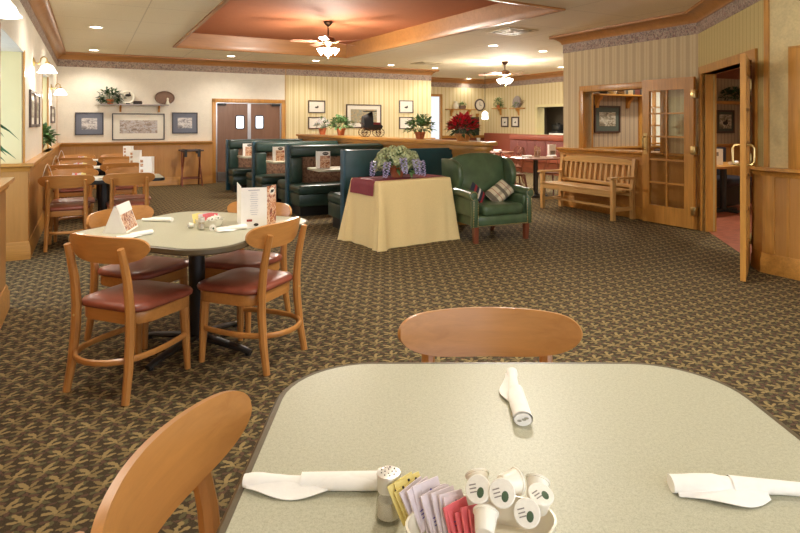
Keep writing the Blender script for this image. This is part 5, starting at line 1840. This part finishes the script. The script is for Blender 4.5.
MB().box(-.06, -.005, -.005, .005, .01, .22).box(.005, .06, -.008, .003, .01, .20).build('orange_cards', M['art_food'], t, 0)
for (c, dx, dy, lb) in ((pA, -.2, -.16, 'white napkin bundle at left on round table behind the bench'), (pA, .28, -.12, 'white napkin bundle at right on round table behind the bench'), (pB, -.22, -.1, 'white napkin bundle at left on table beyond armchair'), (pB, .1, .0, 'larger white napkin bundle on table beyond armchair')):
    napkin((c.x + dx - .09, c.y + dy), (c.x + dx + .09, c.y + dy + .02), .761, lb, int(dx * 100) + 40, w0=.03, w1=.03)
t = thing('menu_card', 'white menu card standing at right on the round table behind bench', 'menu', (pA.x + .36, pA.y + .12, .76), .2)
MB().box(-.07, .07, -.002, .002, 0, .24).box(-.07, .07, -.002, .002, 0, .24, M=T(0, .08, 0)).box(-.07, -.066, 0, .08, 0, .24).build('card', M['white'], t, 0)
MB().box(-.05, .05, -.004, -.002, .03, .12).build('printed_block', M['print_grey'], t, 0)

# red booths along the bar right wall
v_a, v_b = 16.0, 14.3
def redbooth(v0, v1, u_back, label, style):
    t = thing('booth_bench', label, 'booth bench', W(u_back, (v0 + v1) / 2), TH - PI / 2, 'red booths in the bar')   # front is -u
    L = abs(v1 - v0) / 2
    MB().box(-L, L, 0, .10, 0, 1.08, .01).build('back_panel', M['red_vinyl'], t)
    if style:
        MB().box(-L, L, -.10, .02, .90, 1.07, .05, None, 4).build('top_roll', M['red_vinyl'], t, 60)
        b = MB()
        n = 9
        for k in range(n):
            x = -L + 2 * L * (k + .5) / n
            b.box(x - L / n * .97, x + L / n * .97, -.06, .01, .46, .90, .022, None, 3)
        b.build('channel_back', M['tuft'], t, 60)
    MB().box(-L, L, -.52, 0, .32, .47, .04, None, 3).build('seat_cushion', M['red_vinyl'], t, 60)
    MB().box(-L, L, -.48, 0, 0, .32).build('seat_box', M['redwood_x'], t, 0)
redbooth(16.5, 14.85, 11.95, 'plain red-brown booth back in the bar right of the poinsettia', False)
redbooth(14.6, 11.0, 11.6, 'red booth with padded roll top and rose channelled back', True)

# bar wall shelves and ornaments
def bracket_shelf(wall, c, L, z, label, rot):
    t = thing('wall_shelf', label, 'shelf', c + Vector((0, 0, z)), rot)
    MB().box(-L / 2, L / 2, -.16, 0, -.03, 0, .004).build('board', M['oak_x'], t)
    for x in (-L * .3, L * .3) if L > .7 else (0,):
        MB().prism([(0, -.03), (-.13, -.03), (-.11, -.08), (-.05, -.12), (-.03, -.24), (0, -.24)], x - .03, x + .03, YZ, .004).build('bracket', M['oak_z'], t)
    return t
ua, za = farwall(445, 109); ub, _ = farwall(474, 109)
bracket_shelf('b', W((ua + ub) / 2, FB, 0), ub - ua, za, 'long oak shelf on the bar back wall above the poinsettia', TH)
u_, z_ = farwall(454, 104)
t = thing('ornament_jug', 'white china jug on the long oak shelf above poinsettia', 'jug', W(u_, FB - .09, za), TH)
MB().lathe([(0, 0), (.07, 0), (.10, .08), (.09, .15), (.055, .21), (.07, .26), (.06, .26), (.045, .21), (0, .2)], 20).build('body', M['ceramic'], t)
MB().tube([(.06, 0, .22), (.13, 0, .2), (.13, 0, .1), (.09, 0, .06)], .012, seg=8).build('handle', M['ceramic'], t)
u_, z_ = farwall(460, 104)
t = thing('ornament_basket', 'low green basket on the long oak shelf above poinsettia', 'basket', W(u_ + .05, FB - .08, za), TH)
MB().lathe([(0, 0), (.11, 0), (.15, .12), (.14, .12), (.10, .01), (0, .01)], 20, None, 1, .5).build('basket', M['wicker'], t)
foliage(MB(), (0, 0, .13), 50, .17, .07, .09, .08, .04, 51).build('foliage', M['leaf'], t, 0)
u_, z_ = farwall(479.5, 105)
t = thing('wall_clock', 'round wall clock with dark rim near the bar corner', 'clock', W(u_, FB, z_), TH)
MB().lathe([(.17, 0), (.21, .0), (.215, .02), (.19, .045), (.165, .03), (.17, 0)], 32, rotX(PI / 2)).build('rim', M['frame_dark'], t)
fc_ = MB().lathe([(0, .02), (.17, .02)], 32, rotX(PI / 2)).build('dial', M['mat_white'], t)
MB().box(-.006, .006, -.026, -.022, -.02, .11).box(-.006, .006, -.028, -.024, -.02, .075, M=rotY(1.9)).build('hands', M['print_dark'], fc_, 0)
t = thing('wall_bracket', 'small carved oak bracket under the round wall clock', 'bracket', W(u_ - .12, FB, z_ - .3), TH)
MB().prism([(0, -.0), (-.11, -.0), (-.09, -.05), (-.04, -.08), (-.03, -.17), (0, -.17)], -.04, .04, YZ, .004).build('bracket_body', M['oak_z'], t)
def rightwall(px, py):
    tt = (px - 400.0) / FPX
    v = (CT * FR - ST * FR * tt) / (ST + CT * tt)
    y = ST * FR + CT * v
    return v, CAM_H + (123 - py) * y / FPX
v1, zz = rightwall(501, 108)
bracket_shelf('r', W(FR, v1, 0), .62, zz, 'small oak bracket shelf with trailing plant on bar right wall', TH - PI / 2)
potplant(W(FR - .11, v1, zz), 'potted_ivy', 'trailing plant on the bracket shelf of the bar right wall', .07, .09, .25, .20, n=130, ln=.06, wd=.05, seed=61, low=-.6, fry=.06, prot=TH - PI / 2)
v2, zz2 = rightwall(519, 108)
bracket_shelf('r', W(FR, v2, 0), .62, zz2, 'small oak bracket shelf with plate and greenery on bar right wall', TH - PI / 2)
t = thing('ornament_plate', 'grey plate standing on the bracket shelf on bar right wall', 'plate', W(FR - .08, v2, zz2), TH - PI / 2)
MB().lathe([(0, 0), (.12, 0), (.19, .02), (.195, .028), (.12, .012), (0, .01)], 28, T(0, 0, .19) @ rotX(PI / 2 - .15)).build('plate', M['shelf'], t)
t = thing('dried_branches', 'dried twigs and greenery beside the plate on bar right wall shelf', 'greenery', W(FR - .08, v2 - .1, zz2), TH - PI / 2)
r = random.Random(3)
b = MB()
for k in range(14):
    x = r.uniform(-.3, .35)
    b.tube([(0, 0, 0), (x * .5, -.02, .12), (x, -.03, r.uniform(.12, .36))], [.006, .005, .003], seg=5)
b.build('twigs', M['wicker'], t)
foliage(MB(), (-.12, 0, .06), 60, .17, .05, .09, .09, .04, 63).build('leaves', M['leaf'], t, 0)
for px, lb in ((505, 'small square framed bird print, left of two on bar right wall'), (515.5, 'small square framed bird print, right of two on bar right wall')):
    v_, z1_ = rightwall(px, 117.5); _, z0_ = rightwall(px, 126.5)
    picture(W(FR, v_, (z0_ + z1_) / 2), TH - PI / 2, .38, .34, lb, 'mat_white', fw=.045, mw=.05, motif='print_dark')
# pendant lamp
PX = Vector((2.55, 17.7, 0))
t = thing('pendant_lamp', 'white glass pendant lamp hanging on a thin cord over the bar', 'pendant lamp', (PX.x, PX.y, CEIL))
zp = CAM_H + (123 - 116) * PX.y / FPX - CEIL
MB().lathe([(0, 0), (.05, 0), (.05, -.02), (0, -.03)], 16).build('canopy', M['bronze'], t)
MB().cyl((0, 0, -.02), (0, 0, zp + .14), .006, seg=6).build('cord', M['dark'], t)
MB().lathe([(0, zp + .14), (.03, zp + .14), (.04, zp + .11), (.08, zp + .10), (.085, zp - .10), (.075, zp - .10), (.07, zp + .09), (0, zp + .10)], 20).build('glass_shade', M['shade_lit'], t)
add_light('POINT', (0, 0, zp - .14), 12, t)
# things in the kitchen pass
t = thing('coffee_machine', 'dark machine seen through the kitchen pass opening in bar wall', 'machine', W(FR + .55, 13.75, 1.06), TH)
MB().box(-.16, .16, -.2, .2, 0, .12, .02).box(-.10, .14, -.17, .17, .12, .32, .03).build('machine_body', M['black'], t)
MB().cyl((0, 0, .32), (0, 0, .36), .08, seg=16).build('lid', M['dark'], t)
struct('trim_31', MB().box(FR + .25, FR + 1.0, 12.2, 15.4, .98, 1.055), M['steel'], smooth=0)
t = thing('stack_of_paper', 'white stack of papers on sill of the kitchen pass opening', 'papers', W(FR + .10, 13.25, 1.066), TH)
MB().box(-.10, .10, -.28, .28, 0, .05, .004).build('sheets', M['white'], t)

# ------------------------------------------------------------------ side room seen through the openings
def sidepic(u0, u1, z0, z1, label, art, **k):
    return picture(W((u0 + u1) / 2, 7.549, (z0 + z1) / 2), TH, u1 - u0, z1 - z0, label, art, **k)
def side(px, py):
    u, z, _ = onback(px, py, py, 7.55); return u, z
a0, b1 = side(594, 105.5); a1, b0 = side(619.5, 132.5)
sidepic(a0, a1, b0, b1, 'framed horse print with dark mat seen through pass-through opening', 'art_horse', frame='frame_dark', mat='mat_green', fw=.03, mw=.085)
a0, b1 = side(716, 110); a1, b0 = side(733.5, 133)
sidepic(a0, a1, b0, b1, 'framed horse print seen through the open doorway', 'art_horse', frame='frame_dark', mat='mat_green', fw=.04, mw=.05, motif='print_dark')
ua, za = side(592, 94); ub, _ = side(640, 94)
ua = max(ua, 7.48)
t = thing('wall_shelf', 'high oak shelf of books seen through the pass-through opening', 'shelf', W((ua + ub) / 2, 7.55, za), TH)
Ls = ub - ua
MB().box(-Ls / 2, Ls / 2, -.18, 0, -.03, 0, .004).build('board', M['oak_x'], t)
for x in (-Ls * .42, Ls * .22):
    MB().prism([(0, -.03), (-.14, -.03), (-.12, -.08), (-.06, -.12), (-.03, -.24), (0, -.24)], x - .035, x + .035, YZ, .004).build('bracket', M['oak_z'], t)
r = random.Random(15)
bmats = [plain('book_%d' % i, srgb(*c), .6, .1) for i, c in enumerate(((150, 132, 108), (66, 74, 70), (190, 170, 130), (120, 66, 52), (60, 50, 44)))]
names = ['tan', 'dark green', 'cream', 'red-brown', 'dark brown']
x = -Ls / 2 + .62
bi = 0
while x < Ls / 2 - .05:
    w_ = r.uniform(.025, .045); h_ = r.uniform(.13, .165); ci = r.randrange(5)
    b = MB().box(-w_ / 2, w_ / 2, -.14, 0, 0, h_, .003).build('book', bmats[ci], None)
    tag(b, '%s book upright on the high shelf behind pass-through' % names[ci], 'book', '%s books on the high shelf' % names[ci])
    b.location = W((ua + ub) / 2 + x + w_ / 2, 7.53, za); b.rotation_euler = (0, 0, TH)
    x += w_ + .003
    if r.random() < .15: x += .08
    bi += 1
for k, (xx, lb) in enumerate(((-.42, 'low dark jar at left end of the book shelf'), (-.20, 'round pale jar at left part of the book shelf'))):
    t = thing('ornament_jar', lb, 'jar', W((ua + ub) / 2 - Ls / 2 + .17 + .22 * k, 7.45, za))
    MB().lathe([(0, 0), (.06, 0), (.08, .05), (.06, .09), (.03, .10), (0, .11)], 16).build('jar_body', M['dark'] if k == 0 else M['ceramic'], t)
    MB().ball((0, 0, .115), .016).build('lid_knob', M['brass'], t)
# plant shelf above the doorway view
ua, za = side(708, 101); ub, _ = side(745, 101)
t = thing('wall_shelf', 'oak plant ledge with greenery seen through the open doorway', 'shelf', W((ua + ub) / 2, 7.55, za), TH)
MB().box(-(ub - ua) / 2 - .3, (ub - ua) / 2 + .6, -.16, 0, -.06, 0, .004).build('board', M['oak_x'], t)
t = thing('ivy_garland', 'greenery spread along the oak plant ledge through the doorway', 'plant', W((ua + ub) / 2 + .1, 7.44, za), TH)
foliage(MB(), (0, 0, .10), 220, .5, .04, .18, .07, .06, 71, -.3, .2).build('foliage', M['leaf_dark'], t, 0)
struct('trim_32', MB().box(7.42, 14.3, 7.51, 7.545, 2.32, 2.62), M['redwood_x'], smooth=0)
# side room booth and table
qb = W(9.4, 6.75)
t = thing('booth_bench', 'dark patterned booth bench in the room beyond the doorway', 'booth bench', qb, TH)
MB().box(-.9, .9, .0, .12, 0, .98, .02).build('back_panel', M['navy'], t)
MB().box(-.9, .9, -.52, 0, .34, .48, .04, None, 3).build('seat_cushion', M['navy'], t, 60)
MB().box(-.9, .9, -.46, 0, 0, .34).build('seat_box', M['black'], t, 0)
qt = W(9.0, 5.95)
t = thing('dining_table', 'oak edged table in the room beyond the open doorway', 'table', qt, TH)
MB().prism(rrect(.6, .36, .05, 5), TZ - .035, TZ, None, .004).build('tabletop', M['oak_x'], t)
MB().cyl((0, 0, .04), (0, 0, TZ - .03), .05, seg=16).box(-.3, .3, -.04, .04, 0, .05, .01).box(-.04, .04, -.25, .25, 0, .05, .01).build('pedestal', M['black'], t)
a = G(726, 165, TZ); b = G(741, 166, TZ)
for k, (p0, p1, lb) in enumerate((((717, 167), (731, 166.5), 'white rolled napkin on the table beyond the doorway'),)):
    p0, p1 = W(8.95, 5.80), W(9.2, 5.86)
    napkin((p0.x, p0.y), (p1.x, p1.y), TZ, lb, 77, w0=.035, w1=.035)
q = W(8.80, 5.90, TZ)
t = thing('menu_card', 'white menu card standing on table beyond the open doorway', 'menu', q, TH - .5)
MB().box(-.07, .07, -.002, .002, 0, .25).box(-.07, .07, -.002, .002, 0, .25, M=T(0, .09, 0)).box(.066, .07, 0, .09, 0, .25).build('card', M['white'], t, 0)
MB().box(-.05, .0, -.004, -.002, .14, .2).build('printed_block', M['print_grey'], t, 0)
downlight(W(FR + .9, 13.2), 'added unseen ceiling light brightening the kitchen behind the pass opening', 30)  # unseen lamp added to lift the dark kitchen
downlight(W(9.0, 5.6), 'added unseen ceiling light brightening the room beyond the open doorway', 70)  # unseen lamp added to light the side room past the doorway
downlight(W(8.6, 6.9), 'added unseen ceiling light brightening the wall behind the pass-through opening', 45)  # unseen lamp added to light the side room behind the opening
